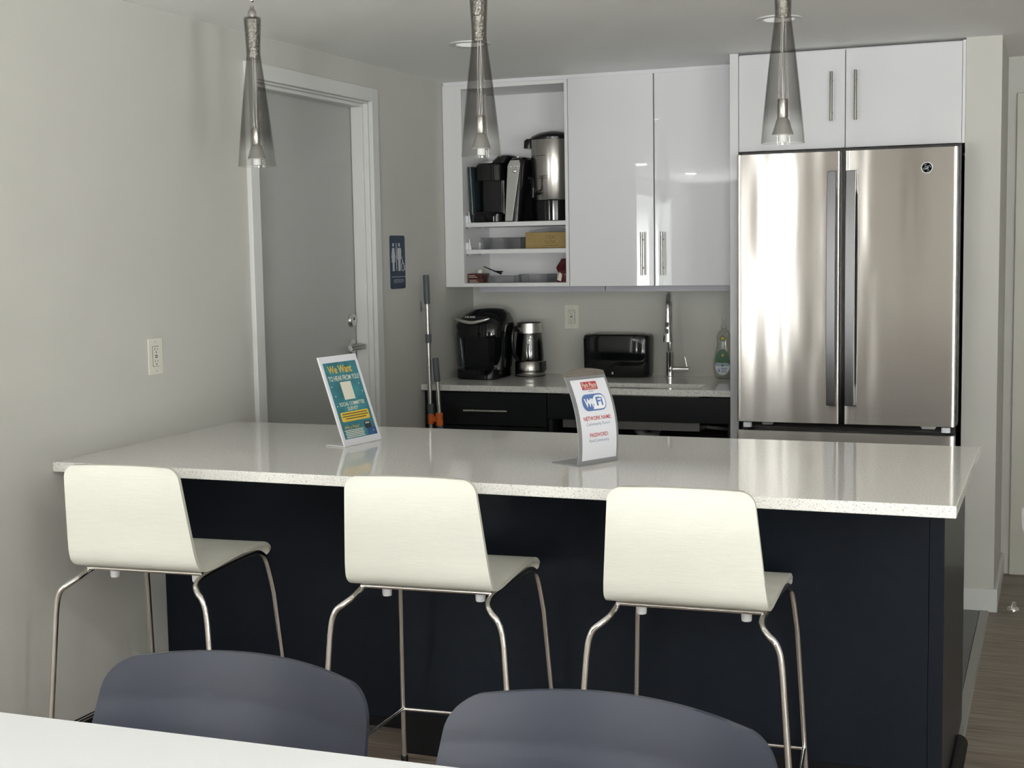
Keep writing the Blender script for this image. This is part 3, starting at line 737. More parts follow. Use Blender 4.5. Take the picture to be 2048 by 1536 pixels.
# ------------------------------------------------------------------ pendants over the island
def make_pendant():
    t = thing('pendant_lamp', (0, 0, 0), '-', 'pendant lamp', group='smoked glass pendants over the island')
    out = [(.0590, 0), (.0545, .05), (.0455, .14), (.0345, .24), (.0255, .31), (.0218, .345), (.0228, .38), (.0250, .42), (.0266, .452), (.0260, .458), (.020, .460)]
    inn = [(r - .0022, z) for r, z in out if z < .455] + [(.017, .455)]
    b = MB(); b.lathe(out + inn[::-1], 0, n=48, close=True); b.obj('glass_shade', 'smoke', t, fix=True)
    b = MB(); b.lathe([(0, .333), (.0155, .333), (.0165, .34), (.0175, .38), (.0200, .43), (.0205, .452), (0, .453)], n=32); b.obj('socket_sleeve', 'hammered', t)
    b = MB(); b.lathe([(.0138, .458), (.0138, .474), (.0095, .482), (.0066, .486), (.0060, .494), (.0, .494)], n=24); b.lathe([(.0, .457), (.0137, .457)], n=24); b.obj('cap', 'satin', t)
    b = MB(); b.tube([(0, 0, .49), (0, 0, .512)], .0028); b.lathe([(0, .503), (.0075, .507), (.0095, .514), (.0085, .522), (.005, .529), (.010, .531), (.052, .5335), (.052, .536), (0, .536)], n=32); b.obj('ceiling_mount', 'chrome', t)
    for x in (-.004, .004):
        b = MB(); b.tube(smooth([(x, 0, .335), (x * 1.6, .003, .25), (x * 1.2, -.002, .16), (x, 0, .115)], 4), .0013, n=8); b.obj('wire', 'satin', t)
    b = MB(); b.lathe([(0, .118), (.0138, .118), (.0145, .114), (.0145, .070), (.0125, .066), (0, .066)], n=28); b.obj('lamp_holder', 'nickel', t)
    b = MB(); b.lathe([(0, .0665), (.0150, .0665), (.018, .060), (.0235, .040), (.0290, .0245), (.0285, .0235)], n=32, mi=0); b.lathe([(0, .0225), (.027, .0225), (.0285, .0235), (.0270, .0250), (0, .028)], 1, n=32)
    b.lathe([(.012, .0225), (.0125, .004), (.0, .003)], 1, n=20)
    b.obj('bulb', ['silverpl', 'bulbglass'], t)
    return t
pend = make_pendant()
PB = CZ - .536
for i, (x, y, lab) in enumerate(((.443, -2.75, 'smoked glass cone pendant hanging in front of the restroom door'), (1.206, -2.75, 'smoked glass cone pendant hanging in front of the open shelf cabinet'), (2.09, -2.75, 'smoked glass cone pendant hanging in front of the cabinet above the refrigerator'))):
    o = pend if i == 0 else copy_tree(pend)
    o.location = (x, y, PB); o['label'] = lab; o.rotation_euler = (0, 0, .7 * i)

# ------------------------------------------------------------------ bar stools
def ribbon(prof, thick, wfun, cfun, nw=14, corner=.035):
    """bent plywood sheet: profile (y,z), half width by arc length, crosswise curvature"""
    P = [Vector((0, y, z)) for y, z in prof]; L = [0]
    for i in range(1, len(P)): L.append(L[-1] + (P[i] - P[i - 1]).length)
    tot = L[-1]; top = []; bot = []
    for i, p in enumerate(P):
        a = P[max(0, i - 1)]; c = P[min(len(P) - 1, i + 1)]; T = (c - a).normalized(); N = Vector((0, -T.z, T.y))
        w = wfun(L[i] / tot); s = L[i]
        for d in (s, tot - s):
            if d < corner: w -= corner - math.sqrt(max(0, corner ** 2 - (corner - d) ** 2))
        ra, rb = [], []
        for j in range(nw + 1):
            u = -1 + 2 * j / nw
            off = N * cfun(L[i] / tot, u)
            ra.append(p + Vector((u * w, 0, 0)) + off + N * thick / 2); rb.append(p + Vector((u * w, 0, 0)) + off - N * thick / 2)
        top.append(ra); bot.append(rb)
    b = MB(); vs = []; k = len(P); n = nw + 1
    for r in top: vs += r
    for r in bot: vs += r
    O = k * n; fs = []; mi = []
    for i in range(k - 1):
        for j in range(nw):
            fs.append((i * n + j, i * n + j + 1, (i + 1) * n + j + 1, (i + 1) * n + j)); mi.append(0)
            fs.append((O + i * n + j, O + (i + 1) * n + j, O + (i + 1) * n + j + 1, O + i * n + j + 1)); mi.append(0)
    for i in range(k - 1):
        for j in (0, nw):
            fs.append((i * n + j, (i + 1) * n + j, O + (i + 1) * n + j, O + i * n + j)); mi.append(1)
    for j in range(nw):
        for i in (0, k - 1):
            fs.append((i * n + j, i * n + j + 1, O + i * n + j + 1, O + i * n + j)); mi.append(1)
    b.v = vs; b.f = [list(f) for f in fs]; b.mi = mi
    return b
def make_stool():
    t = thing('bar_stool', (0, 0, 0), '-', 'bar stool', group='white bar stools at the island')
    key = [(-.030, .945), (-.026, .90), (-.016, .82), (-.006, .745), (.002, .695), (.014, .668), (.040, .652), (.085, .648), (.15, .651), (.24, .656), (.32, .658), (.375, .655), (.412, .644), (.434, .625), (.444, .606)]
    raw = [Vector((0, y, z)) for y, z in key]; pr = smooth(raw, 6)
    # denser rows near both ends so that the corners round cleanly
    def dens(a, b_, n): return [a.lerp(b_, (1 - math.cos(PI / 2 * i / n))) for i in range(n)]
    pr = dens(pr[0], pr[4], 8) + pr[4:-5] + [pr[-1].lerp(pr[-5], (1 - math.cos(PI / 2 * i / 8))) for i in range(8, -1, -1)]
    prof = [(p.y, p.z) for p in pr]
    wf_ = lambda s: .174 + (.199 - .174) * min(1, s / .38) + .004 * max(0, (s - .4))
    cf = lambda s, u: (-.009 * (u * u) + .003) * max(0, 1 - s / .36)
    ribbon(prof, .012, wf_, cf).obj('seat_shell', ['seat', 'edge'], t, sharp=45)
    for s in (-1, 1):
        b = MB(); pth = fillet([(s * .150, .20, .630), (s * .193, .395, .632), (s * .207, .400, .590), (s * .2395, .474, .004)], .028, 6)
        pth = smooth([(s * .182, .10, .630), (s * .186, .25, .634), (s * .193, .34, .634), (s * .2005, .378, .622), (s * .2065, .398, .588), (s * .215, .418, .50)], 6) + [Vector((s * .239, .474, .004))]
        b.tube(pth, .0082, n=14); b.obj('leg', 'chrome', t)
        b = MB(); pth = smooth([(s * .182, .10, .630), (s * .181, .05, .625), (s * .186, .014, .614), (s * .203, -.008, .600), (s * .2195, -.016, .586), (s * .2305, -.018, .560), (s * .2365, -.020, .52)], 6) + [Vector((s * .274, -.046, .004))]
        b.tube(pth, .0082, n=14); b.obj('leg', 'chrome', t)
        for fx_, fy_ in ((s * .239, .474), (s * .274, -.046)):
            b = MB(); b.lathe([(.0105, 0), (.0105, .018), (.009, .022)], n=16, mx=Matrix.Translation((fx_, fy_, 0))); b.obj('leg_cap', 'blackpl', t)
    b = MB(); b.tube([(-.181, .06, .635), (.181, .06, .635)], .0055); b.obj('rear_crossbar', 'chrome', t)
    b = MB(); b.tube([(-.188, .34, .628), (.188, .34, .628)], .0055); b.obj('front_crossbar', 'chrome', t)
    z = .17; q = 1 - (z - .0) / .6
    fx, fy = .239 - .034 * (z / .6) , .474 - .086 * (z / .6); rx, ry = .274 - .041 * (z / .58), -.046 + .028 * (z / .58)
    b = MB(); b.tube([(-fx, fy, z), (fx, fy, z)], .0055); b.obj('footrest', 'chrome', t)
    for s in (-1, 1):
        b = MB(); b.tube([(s * fx, fy, z), (s * rx, ry, z)], .0055); b.obj('side_rail', 'chrome', t)
    for s in (-1, 1):
        b = MB(); b.lathe([(.0165, .642), (.0165, .630), (.0140, .626), (.0125, .600), (.0115, .598), (0, .598)][::-1], n=24, mx=Matrix.Translation((s * .131, .116, 0))); b.obj('stacking_bumper', 'cap', t)
    return t
st = make_stool()
for i, (x, y, a, lab) in enumerate(((.441, -3.460, .081, 'white plywood bar stool with chrome legs nearest the left wall'), (1.284, -3.418, .073, 'white plywood bar stool with chrome legs in the middle of the three at the island'), (1.975, -3.394, .046, 'white plywood bar stool with chrome legs nearest the refrigerator'))):
    o = st if i == 0 else copy_tree(st)
    o.location = (x, y, 0); o.rotation_euler = (0, 0, a); o['label'] = lab

# ------------------------------------------------------------------ dining table and chairs (foreground)
tb = thing('dining_table', (1.55, -5.13, 0), 'white laminate table in the foreground with charcoal chairs tucked behind it', 'table', rz=.0225)
MB().box(-1.0, 1.15, -.40, .3955, .712, .74).obj('table_top', 'table', tb, bevel=.002)
for (x, y) in ((-.9, -.32), (-.9, .32), (1.05, -.32), (1.05, .32)):
    MB().box(x - .025, x + .025, y - .025, y + .025, 0, .7115).obj('leg', 'table', tb, bevel=.003)

def make_chair():
    t = thing('dining_chair', (0, 0, 0), '-', 'chair', group='charcoal chairs at the white table')
    # back rest: concave shell, outline narrowing towards a gently arched top
    n, k = 40, 26; thk = .009; fr_, bk = [], []
    for i in range(k + 1):
        v = math.sin(PI / 2 * i / k)
        for j in range(n + 1):
            u = -1 + 2 * j / n
            p = 3.4
            # squircle mapping for rounded top corners
            uu = u; vv = v
            hw = .300 - .030 * v
            ztop = .792 + .012 * (1 - u * u)
            zz = .46 + (ztop - .46) * vv
            rc = .055; d = (ztop - zz)      # rounded top corners
            w = hw - (0 if d > rc else rc - math.sqrt(max(0, rc * rc - (rc - d) ** 2)))
            x = uu * w
            y = .10 * v - .02 + .080 * (1 - (x / .29) ** 2)
            if v < .25: y -= .05 * (1 - v / .25) ** 2
            fr_.append(Vector((x, y - thk / 2, zz))); bk.append(Vector((x, y + thk / 2, zz)))
    b = MB(); b.v = fr_ + bk; N = n + 1; O = len(fr_); f = []
    for i in range(k):
        for j in range(n):
            f.append([i * N + j, i * N + j + 1, (i + 1) * N + j + 1, (i + 1) * N + j]); f.append([O + i * N + j, O + (i + 1) * N + j, O + (i + 1) * N + j + 1, O + i * N + j + 1])
    for i in range(k):
        for j in (0, n): f.append([i * N + j, (i + 1) * N + j, O + (i + 1) * N + j, O + i * N + j])
    for j in range(n):
        for i in (0, k): f.append([i * N + j, i * N + j + 1, O + i * N + j + 1, O + i * N + j])
    b.f = f; b.mi = [0] * len(f); b.obj('backrest', 'chairp', t, sharp=60)
    b = MB(); b.loft([(.440, 0, -.20, .20, .20, 4), (.452, 0, -.20, .225, .215, 4), (.462, 0, -.20, .228, .218, 4)], n=48); b.obj('seat', 'chairp', t, bevel=.003)
    for sx_ in (-1, 1):
        for (y0, y1) in ((-.34, -.38), (-.05, .04)):
            b = MB(); b.tube([(sx_ * .17, y0, .44), (sx_ * .215, y1, .0)], [.014, .010], n=12); b.obj('leg', 'blackpl', t)
    return t
ch = make_chair()
for i, (x, y, a, lab) in enumerate(((1.478, -4.655, -.05, 'charcoal plastic dining chair nearest the left wall, tucked behind the white table'), (2.150, -4.665, -.08, 'charcoal plastic dining chair in front of the stool nearest the refrigerator'))):
    o = ch if i == 0 else copy_tree(ch)
    o.location = (x, y, 0); o.rotation_euler = (0, 0, a); o['label'] = lab

# ------------------------------------------------------------------ signs on the island
sg = thing('survey_sign', (0, 0, 0), 'slanted clear sign holder with a teal survey flyer on the island countertop', 'sign')
A = Vector((.7197, -2.739, ITOP + .001)); B = Vector((.7495, -2.542, ITOP + .001)); U = Vector((-.098, .006, .279)); Wd = B - A
fm = frame(A, Wd, U); w_, h_ = Wd.length, U.length
b = MB(); b.prism([(0, 0), (w_, 0), (w_, h_), (0, h_)], -.005, 0, fm)
bx = Vector((-.105, .012, 0)); b.prism([(0, 0), (w_, 0), (w_, .075), (0, .075)], 0, .003, frame(A, Wd, bx) @ Matrix.Translation((0, 0, 0)))
b.obj('holder', 'acryl', sg, bevel=.0008)
b = MB()
def rect(b, x0, x1, y0, y1, d, mi): b.prism([(x0 * w_, y0 * h_), (x1 * w_, y0 * h_), (x1 * w_, y1 * h_), (x0 * w_, y1 * h_)], d, d + .0002, fm, mi)
def at(x, y): return fm @ Matrix.Translation((x * w_, y * h_, 0))
rect(b, .01, .99, .005, .995, .0001, 0); rect(b, .065, .93, .075, .925, .0003, 1); rect(b, .70, .93, .075, .16, .0005, 2)
b.text('We Want', .026, at(.46, .845), 3, width=.62 * w_, depth=.0008, bold=.02)
b.text('TO HEAR FROM YOU!', .017, at(.50, .745), 4, width=.80 * w_, depth=.0008, bold=.012)
rect(b, .36, .64, .50, .70, .0006, 4)
b.text('SOCIAL COMMITTEE', .0125, at(.51, .455), 4, width=.66 * w_, depth=.0008, bold=.012)
b.text('SURVEY', .0125, at(.50, .40), 4, width=.28 * w_, depth=.0008, bold=.012)
b.prism(rrect(.74 * w_, .105 * h_, .006, 4, .50 * w_, .315 * h_), .0005, .0007, fm, 5)
for k, (y, wd) in enumerate(((.345, .66), (.318, .68), (.292, .55))):
    b.prism(rrect(wd * w_, .0028, .0005, 1, .50 * w_, y * h_), .0008, .0009, fm, 6)
b.text('Win a Prize!', .010, at(.33, .20), 3, width=.38 * w_, depth=.0008, shear=.3)
for k in range(5): b.prism(rrect((.50 - .04 * (k % 2)) * w_, .0028, .0005, 1, .36 * w_, (.165 - k * .0185) * h_), .0006, .0007, fm, 4)
b.prism(rrect(.17 * w_, .082 * h_, .004, 3, .745 * w_, .195 * h_), .0006, .0009, fm, 6); b.prism(rrect(.11 * w_, .005, .001, 1, .745 * w_, .215 * h_), .0009, .0011, fm, 7)
for (x, y) in ((.12, .66), (.15, .55), (.16, .36), (.84, .66), (.88, .57), (.86, .12), (.12, .44)): b.prism(circ(.0022, 8, x * w_, y * h_), .0006, .0008, fm, 4)
b.obj('flyer', ['paperw', 'teal', 'teald', 'gold', 'cream', 'yellow', 'inkdark', 'signwhite'], sg)

wg = thing('wifi_sign', (0, 0, 0), 'curved metal sign stand with a white Wi-Fi notice on the island countertop', 'sign')
A = Vector((1.551, -2.918, ITOP + .0005)); B = Vector((1.622, -2.7745, ITOP + .0005)); Wd = (B - A); ww = Wd.length; ex = Wd.normalized()
bk_ = Vector((-ex.y, ex.x, 0)); ez = Vector((0, 0, 1))
def curve_pt(u, h, d=0.0):
    """point on the curved stand: u across, h height; d = distance in front"""
    off = .055 * (h / .26) ** 2 * 1.0 - .012 * math.sin(PI * h / .26)
    nn = (bk_ * -1 + ez * (.11 * h / .26)).normalized()
    return A + ex * (u * ww) + bk_ * off + ez * h + nn * d
def sheet(b, u0, u1, h0, h1, d, thick, mi, n=14, arch=0.0):
    f1, f2 = [], []; nu = 10 if arch else 1
    for i in range(n + 1):
        for j in range(nu + 1):
            u = u0 + (u1 - u0) * j / nu; top = h1 + arch * (1 - (2 * j / nu - 1) ** 2); h = h0 + (top - h0) * i / n
            f1.append(curve_pt(u, h, d)); f2.append(curve_pt(u, h, d - thick))
    O = len(f1); N = nu + 1; f = []
    for i in range(n):
        for j in range(nu):
            f.append((i * N + j, i * N + j + 1, (i + 1) * N + j + 1, (i + 1) * N + j)); f.append((O + i * N + j, O + (i + 1) * N + j, O + (i + 1) * N + j + 1, O + i * N + j + 1))
        f.append((i * N, (i + 1) * N, O + (i + 1) * N, O + i * N)); f.append((i * N + nu, O + i * N + nu, O + (i + 1) * N + nu, (i + 1) * N + nu))
    for j in range(nu):
        f.append((j, O + j, O + j + 1, j + 1)); f.append((n * N + j, n * N + j + 1, O + n * N + j + 1, O + n * N + j))
    b.add(f1 + f2, f, mi)
b = MB(); sheet(b, 0, 1, 0, .247, 0, .004, 0, arch=.0); b.prism([(0, 0), (ww, 0), (ww, .105), (0, .105)], 0, .003, frame(A, ex, bk_)); b.obj('stand', 'alu', wg)
b = MB(); sheet(b, 0, 1, .2475, .258, .0005, .005, 0, n=5, arch=.010); b.obj('top_strip', 'wood_top', wg)
b = MB(); sheet(b, .08, .94, .014, .238, .0012, .0006, 0)
def wtext(b, s, u, h, hh, wd, mi, bold=.01, d=.0018, shear=0):
    k0 = len(b.v); b.text(s, hh, Matrix.Identity(4), mi, width=wd, depth=0, bold=bold, shear=shear)
    for i in range(k0, len(b.v)): v = b.v[i]; b.v[i] = curve_pt(u + v.x / ww, h + v.y, d + v.z)
def wpoly(b, poly, mi, d):
    k0 = len(b.v); b.prism(poly, 0, .0002, Matrix.Identity(4), mi)
    for i in range(k0, len(b.v)): v = b.v[i]; b.v[i] = curve_pt(v.x / ww, v.y, d + v.z)
wpoly(b, rrect(.062, .022, .001, 1, .50 * ww, .220), 1, .0014); wtext(b, 'Park Place', .50, .222, .013, .054, 2, d=.0019); wpoly(b, rrect(.05, .0012, .0004, 1, .5 * ww, .2125), 2, .0019); wpoly(b, rrect(.02, .0015, .0004, 1, .5 * ww, .2045), 4, .0014)
wpoly(b, rrect(.094, .046, .020, 6, .50 * ww, .174), 3, .0014)
wpoly(b, [(x, y) for x, y in rrect(.047, .038, .016, 6, .50 * ww + .0205, .174)], 5, .0018); wpoly(b, [(.5 * ww - .008, .155), (.5 * ww + .022, .155), (.5 * ww + .022, .170), (.5 * ww - .001, .170)], 5, .0018)
wtext(b, 'Wi', .50 - .022 / ww, .174, .024, .032, 5, bold=.03, d=.0022); wtext(b, 'Fi', .50 + .0215 / ww, .176, .024, .026, 3, bold=.03, d=.0023)
wtext(b, 'NETWORK NAME:', .50, .131, .0115, .110, 1, bold=.015); wtext(b, 'Community Room', .50, .114, .0110, .094, 4, bold=.0)
wtext(b, 'PASSWORD:', .50, .084, .0115, .074, 1, bold=.015); wtext(b, 'ParkCommunity', .50, .067, .0110, .080, 4, bold=.0)
b.obj('notice', ['paperw', 'inkred', 'cream', 'inkblue', 'inkgrey', 'cap'], wg)

# ------------------------------------------------------------------ restroom sign
rs = thing('restroom_sign', (0.0005, -.873, 1.462), 'dark blue restroom sign with white figures on the left wall', 'sign')
I = frame((0, 0, 0), (0, 1, 0), (0, 0, 1))
b = MB(); b.prism(rrect(.150, .240, .012), 0, .004, I, 0); b.obj('plate', 'navy', rs, bevel=.001)
b = MB(); d = .0042
def fig(cx, skirt):
    b.prism(circ(.0085, 16, cx, .078), d, d + .0006, I)
    if skirt: b.prism([(cx - .010, .064), (cx + .010, .064), (cx + .021, .020), (cx + .015, .018), (cx + .019, .000), (cx + .009, .000), (cx + .009, -.040), (cx - .009, -.040), (cx - .009, .0), (cx - .019, .0), (cx - .015, .018), (cx - .021, .020)], d, d + .0006, I)
    else: b.prism([(cx - .017, .064), (cx + .017, .064), (cx + .020, .050), (cx + .020, .014), (cx + .0125, .010), (cx + .0105, -.040), (cx - .0105, -.040), (cx - .0125, .010), (cx - .020, .014), (cx - .020, .050)], d, d + .0006, I)
fig(-.047, True); b.prism(rrect(.006, .125, .001, 1, -.016, .024), d, d + .0006, I); fig(.013, False)
ring = [(.047 + .016 * math.cos(a), -.022 + .018 * math.sin(a)) for a in [R(k) for k in range(100, 381, 14)]]
b.tube([I @ Vector((x, y, d + .0008)) for x, y in ring], .0016, n=6)
b.tube([I @ Vector((x, y, d + .0008)) for x, y in ((.043, .012), (.044, -.004), (.056, -.006), (.062, -.030), (.068, -.032))], .0022, n=6); b.prism(circ(.0042, 10, .043, .020), d, d + .0006, I)
b.prism(rrect(.140, .0025, .0005, 1, .002, -.076 + .010), d, d + .0006, I); b.text('RESTROOM', .017, I @ Matrix.Translation((.004, -.085, 0)), 0, width=.100, depth=d + .0004)
b.obj('lettering', 'signwhite', rs)

# ------------------------------------------------------------------ cleaning poles by the back counter
t = thing('cleaning_pole', (.072, -.705, 0), 'long steel cleaning pole with grey grip leaning beside the back counter', 'cleaning pole')
b = MB(); b.tube([(.012, -.02, .02), (0, 0, .72), (-.006, 0, 1.28)], .0105, n=14); b.obj('shaft', 'satin', t)
b = MB(); b.tube([(-.005, 0, 1.265), (-.0065, 0, 1.30), (-.008, 0, 1.395), (-.008, 0, 1.40)], [.0135, .0145, .0145, .012], n=16); b.obj('grip', 'greypl', t)
b = MB(); b.tube([(-.0035, 0, 1.085), (-.0035, 0, 1.125)], .0145, n=16); b.tube([(.0015, 0, .755), (.001, 0, .80)], .015, n=16); b.obj('collar', 'greypl', t)
b = MB(); b.tube([(.002, 0, .705), (.002, 0, .752)], .0155, n=16); b.box(.010, .050, -.012, .008, .715, .742); b.obj('clip', 'orange', t, bevel=.003)
b = MB(); b.box(-.05, .03, -.05, .01, 0.005, .035); b.obj('head', 'greypl', t, bevel=.006)
t = thing('cleaning_pole', (.118, -.712, 0), 'short steel pole with grey grip clipped in the orange clip beside the longer pole', 'cleaning pole')
b = MB(); b.tube([(.022, -.02, .02), (.006, 0, .68), (-.006, 0, .93)], .0105, n=14); b.obj('shaft', 'satin', t)
b = MB(); b.tube([(-.0055, 0, .905), (-.007, 0, .93), (-.012, 0, 1.01), (-.0125, 0, 1.016)], [.0135, .015, .0145, .012], n=16); b.obj('grip', 'greypl', t)
b = MB(); b.tube([(.0025, 0, .70), (.0005, 0, .76)], .0172, n=16); b.obj('clip_ring', 'orange', t)
b = MB(); b.tube([(.010, -.005, .62), (.0035, 0, .695)], .015, n=16); b.box(-.005, .12, -.06, .02, 0.005, .03); b.obj('lower_sleeve', 'greypl', t, bevel=.004)
b = MB(); b.prism(rrect(.018, .05, .006), 0, .003, frame((.0005, -.635, 1.25), (0, 1, 0), (0, 0, 1))); b.tube(smooth([(.003, -.635, 1.245), (.02, -.635, 1.235), (.026, -.635, 1.25), (.026, -.635, 1.262)], 4), .003, n=8)
tag(b.obj('wall_hook', 'clearpl'), 'clear adhesive hook on the left wall beside the long pole', 'hook')

# ------------------------------------------------------------------ coffee maker and kettle on the back counter
cm = thing('coffee_maker', (.166, -.250, HB), 'black single-serve coffee maker with silver lid handle in the back counter corner', 'coffee maker')
b = MB(); b.loft([(0, 0, -.02, .108, .125, 4), (.006, 0, -.02, .113, .13, 4), (.048, 0, -.02, .113, .13, 4), (.050, 0, .03, .112, .08, 4), (.20, .004, .03, .122, .085, 4), (.203, .004, -.005, .124, .125, 3.5), (.262, .004, -.005, .130, .128, 3.5), (.285, .006, .0, .126, .122, 3), (.315, .012, .012, .105, .10, 2.6), (.335, .018, .02, .075, .075, 2.3), (.342, .020, .02, .04, .045, 2)], n=56); b.obj('body', 'blackgl', cm)
b = MB(); b.loft([(.055, -.108, .02, .018, .07, 4), (.22, -.120, .02, .018, .075, 4), (.235, -.118, .02, .014, .07, 4)], n=32); b.obj('reservoir', 'smokedpl', cm)
b = MB(); arc = [(.095 * math.sin(a) - .012, -.128 - .016 * math.cos(a) , .276 + .022 * abs(math.sin(a)) ** 1.5) for a in [R(k) for k in range(-75, 76, 10)]]
b.tube(smooth(arc, 2), [.0035 + .006 * math.sin(PI * i / (2 * (len(arc) - 1))) for i in range(2 * (len(arc) - 1) + 1)], n=10); b.obj('lid_handle', 'nickel', cm)
b = MB(); b.text('KEURIG', .011, frame((-.028, -.116, .301), (1, 0.05, 0), (0, .55, .8)), 0, width=.052, depth=.004, bold=.01); b.obj('lettering', 'signwhite', cm)
kt = thing('electric_kettle', (.365, -.160, HB), 'steel and glass electric kettle beside the black coffee maker', 'kettle')
b = MB(); b.lathe([(.0, .0), (.073, 0), (.075, .003), (.075, .024), (.071, .027), (.071, .030), (.074, .033), (.074, .072), (.070, .078)], n=48); b.obj('base', 'urnsteel', kt)
b = MB(); b.lathe([(.0755, .024), (.0765, .0255), (.0755, .0285)], n=48); b.lathe([(.0765, .003), (.0768, .005), (.0765, .007)], n=48); b.box(.062, .078, -.012, .022, .03, .075); b.obj('base_band', 'blackpl', kt)
b = MB(); b.lathe([(.070, .078), (.071, .10), (.0665, .17), (.0605, .220), (.0585, .220), (.0645, .17), (.069, .10), (.068, .080)], n=48, close=True); b.obj('glass_wall', 'kettleglass', kt)
b = MB(); b.lathe([(.0, .083), (.063, .083), (.0625, .12), (.058, .19), (.053, .218), (0, .218)], n=40); b.obj('inner_wall', 'chrome', kt)
b = MB(); b.lathe([(.062, .216), (.062, .221), (.0600, .250), (.0585, .264), (.0565, .264), (.058, .25), (.060, .221)], n=48, close=True); b.prism([(-.03, .0), (.03, 0), (.012, .026), (-.012, .026)], 0, .012, frame((-.034, -.047, .228), (.8, -.6, 0), (-.2, -.35, 1))); b.obj('collar', 'nickel', kt)
b = MB(); b.lathe([(.0, .256), (.0575, .256), (.0580, .266), (.050, .270), (0, .271)], n=40); b.obj('lid', 'blackpl', kt)
b = MB(); b.tube(smooth([(-.028, -.046, .245), (-.048, -.088, .238), (-.053, -.098, .18), (-.047, -.086, .11), (-.036, -.064, .085)], 6), .009, n=12); b.obj('handle', 'blackpl', kt)

# ------------------------------------------------------------------ things in the open wall cabinet
ZS = 1.6432
ur = thing('coffee_urn', (.515, -.195, ZS), 'large stainless coffee urn with black lid and tap on the top open shelf', 'coffee urn')
b = MB(); b.lathe([(0, 0.0), (.098, 0), (.102, .004), (.104, .05), (.104, .096), (.100, .100)], n=48); b.obj('base', 'blackgl', ur)
b = MB(); b.lathe([(.103, .100), (.1045, .103), (.1085, .385), (.1075, .389), (0, .389)], n=56); b.obj('tank', 'urnsteel', ur)
b = MB(); b.lathe([(.1095, .387), (.1105, .397), (.103, .405), (.070, .421), (.03, .428), (.02, .430), (0, .430)], n=48); b.obj('lid', 'blackpl', ur)
for s in (-1, 1):
    b = MB(); b.loft([(.352, s * .121, -.01, .022, .028, 3), (.388, s * .118, -.01, .022, .030, 3), (.396, s * .112, -.01, .016, .026, 3)], n=24)
    b.obj('side_handle', 'blackpl', ur)
b = MB(); ta = R(-112); tx, ty = math.cos(ta), math.sin(ta)
Pt = lambda r, z, s=0: (tx * r - ty * s, ty * r + tx * s, z)
b.tube([Pt(.098, .135), Pt(.150, .135)], .012, n=14); b.tube([Pt(.145, .155), Pt(.148, .110)], [.010, .008], n=12); b.tube(smooth([Pt(.145, .150), Pt(.150, .175), Pt(.158, .195), Pt(.175, .202)], 4), [.006, .006, .006, .007, .008, .009, .009, .010, .010, .010, .010, .009, .007][:13], n=10); b.obj('tap', 'blackpl', ur)
b = MB(); fd = R(-100)
def band(z, a0, a1, r=.1088, h=.0016): b.prism([(0, 0)], 0, 0, Matrix.Identity(4)) if False else b.tube([(r * math.cos(R(a)), r * math.sin(R(a)), z) for a in range(a0, a1 + 1, 4)], h, n=6)
band(.310, -128, -92, .1069); band(.212, -112, -88, .1061); band(.203, -116, -86, .1060); b.obj('marking', 'inkdark', ur)

c2 = thing('coffee_maker', (.215, -.200, ZS), 'black coffee maker with blue-tinted reservoir and silver side panel on the top open shelf', 'coffee maker')
b = MB(); b.loft([(0, .0, -.03, .082, .105, 4), (.004, .0, -.03, .086, .108, 4), (.040, .0, -.03, .086, .108, 4), (.042, .0, .03, .076, .07, 5), (.20, .0, .03, .076, .07, 5), (.202, .0, .0, .078, .100, 4), (.275, .0, .0, .080, .100, 3.5), (.285, .0, .0, .072, .092, 3.5)], n=48); b.obj('body', 'blackgl', c2)
b = MB(); b.lathe([(.072, .283), (.076, .286), (.076, .292), (.070, .294)], n=40); b.obj('lid_ring', 'nickel', c2)
b = MB(); b.loft([(.284, .04, .0, .05, .085, 3), (.318, .062, .005, .034, .075, 3), (.324, .066, .005, .024, .06, 3)], n=32); b.obj('lid', 'blackpl', c2)
b = MB(); b.loft([(.008, -.090, -.015, .014, .075, 4), (.270, -.099, -.015, .014, .08, 4)], n=32); b.obj('reservoir', 'smokedpl', c2)
b = MB(); b.loft([(.028, 0, -.142, .052, .026, 3), (.046, 0, -.142, .060, .030, 3), (.050, 0, -.142, .058, .028, 3)], n=32); b.obj('drip_tray', 'blackpl', c2)

c3 = thing('coffee_brewer', (.330, -.185, ZS), 'slim silver-fronted coffee brewer between the black coffee maker and the urn', 'coffee maker')
b = MB(); b.loft([(0, 0.015, .0, .034, .125, 5), (.24, .03, .0, .044, .125, 5), (.295, .034, .0, .044, .115, 4), (.306, .034, .0, .036, .10, 4)], n=40); b.obj('body', 'blackpl', c3)
b = MB(); pm = frame((-.008, -.1275, 0), (1, 0, 0), (0, 0, 1))
b.prism([(-.014, .003), (.024, .003), (.068, .270), (.064, .292), (.018, .292), (.004, .268)], 0, .006, pm); b.obj('front_panel', 'silverpl', c3, bevel=.002)
for (x, y, r_) in ((.038, .240, .009), (.022, .262, .005), (.038, .264, .006), (.054, .262, .005)):
    b = MB(); b.lathe([(0, 0), (r_, 0), (r_, .003), (r_ * .7, .005), (0, .0055)], mx=pm @ Matrix.Translation((x, y, .006)), n=16); b.obj('button', 'chrome', c3)
b = MB(); b.lathe([(0, .300), (.008, .300), (.008, .312), (0, .316)], n=16, mx=Matrix.Translation((.022, -.06, 0))); b.obj('button', 'chrome', c3)

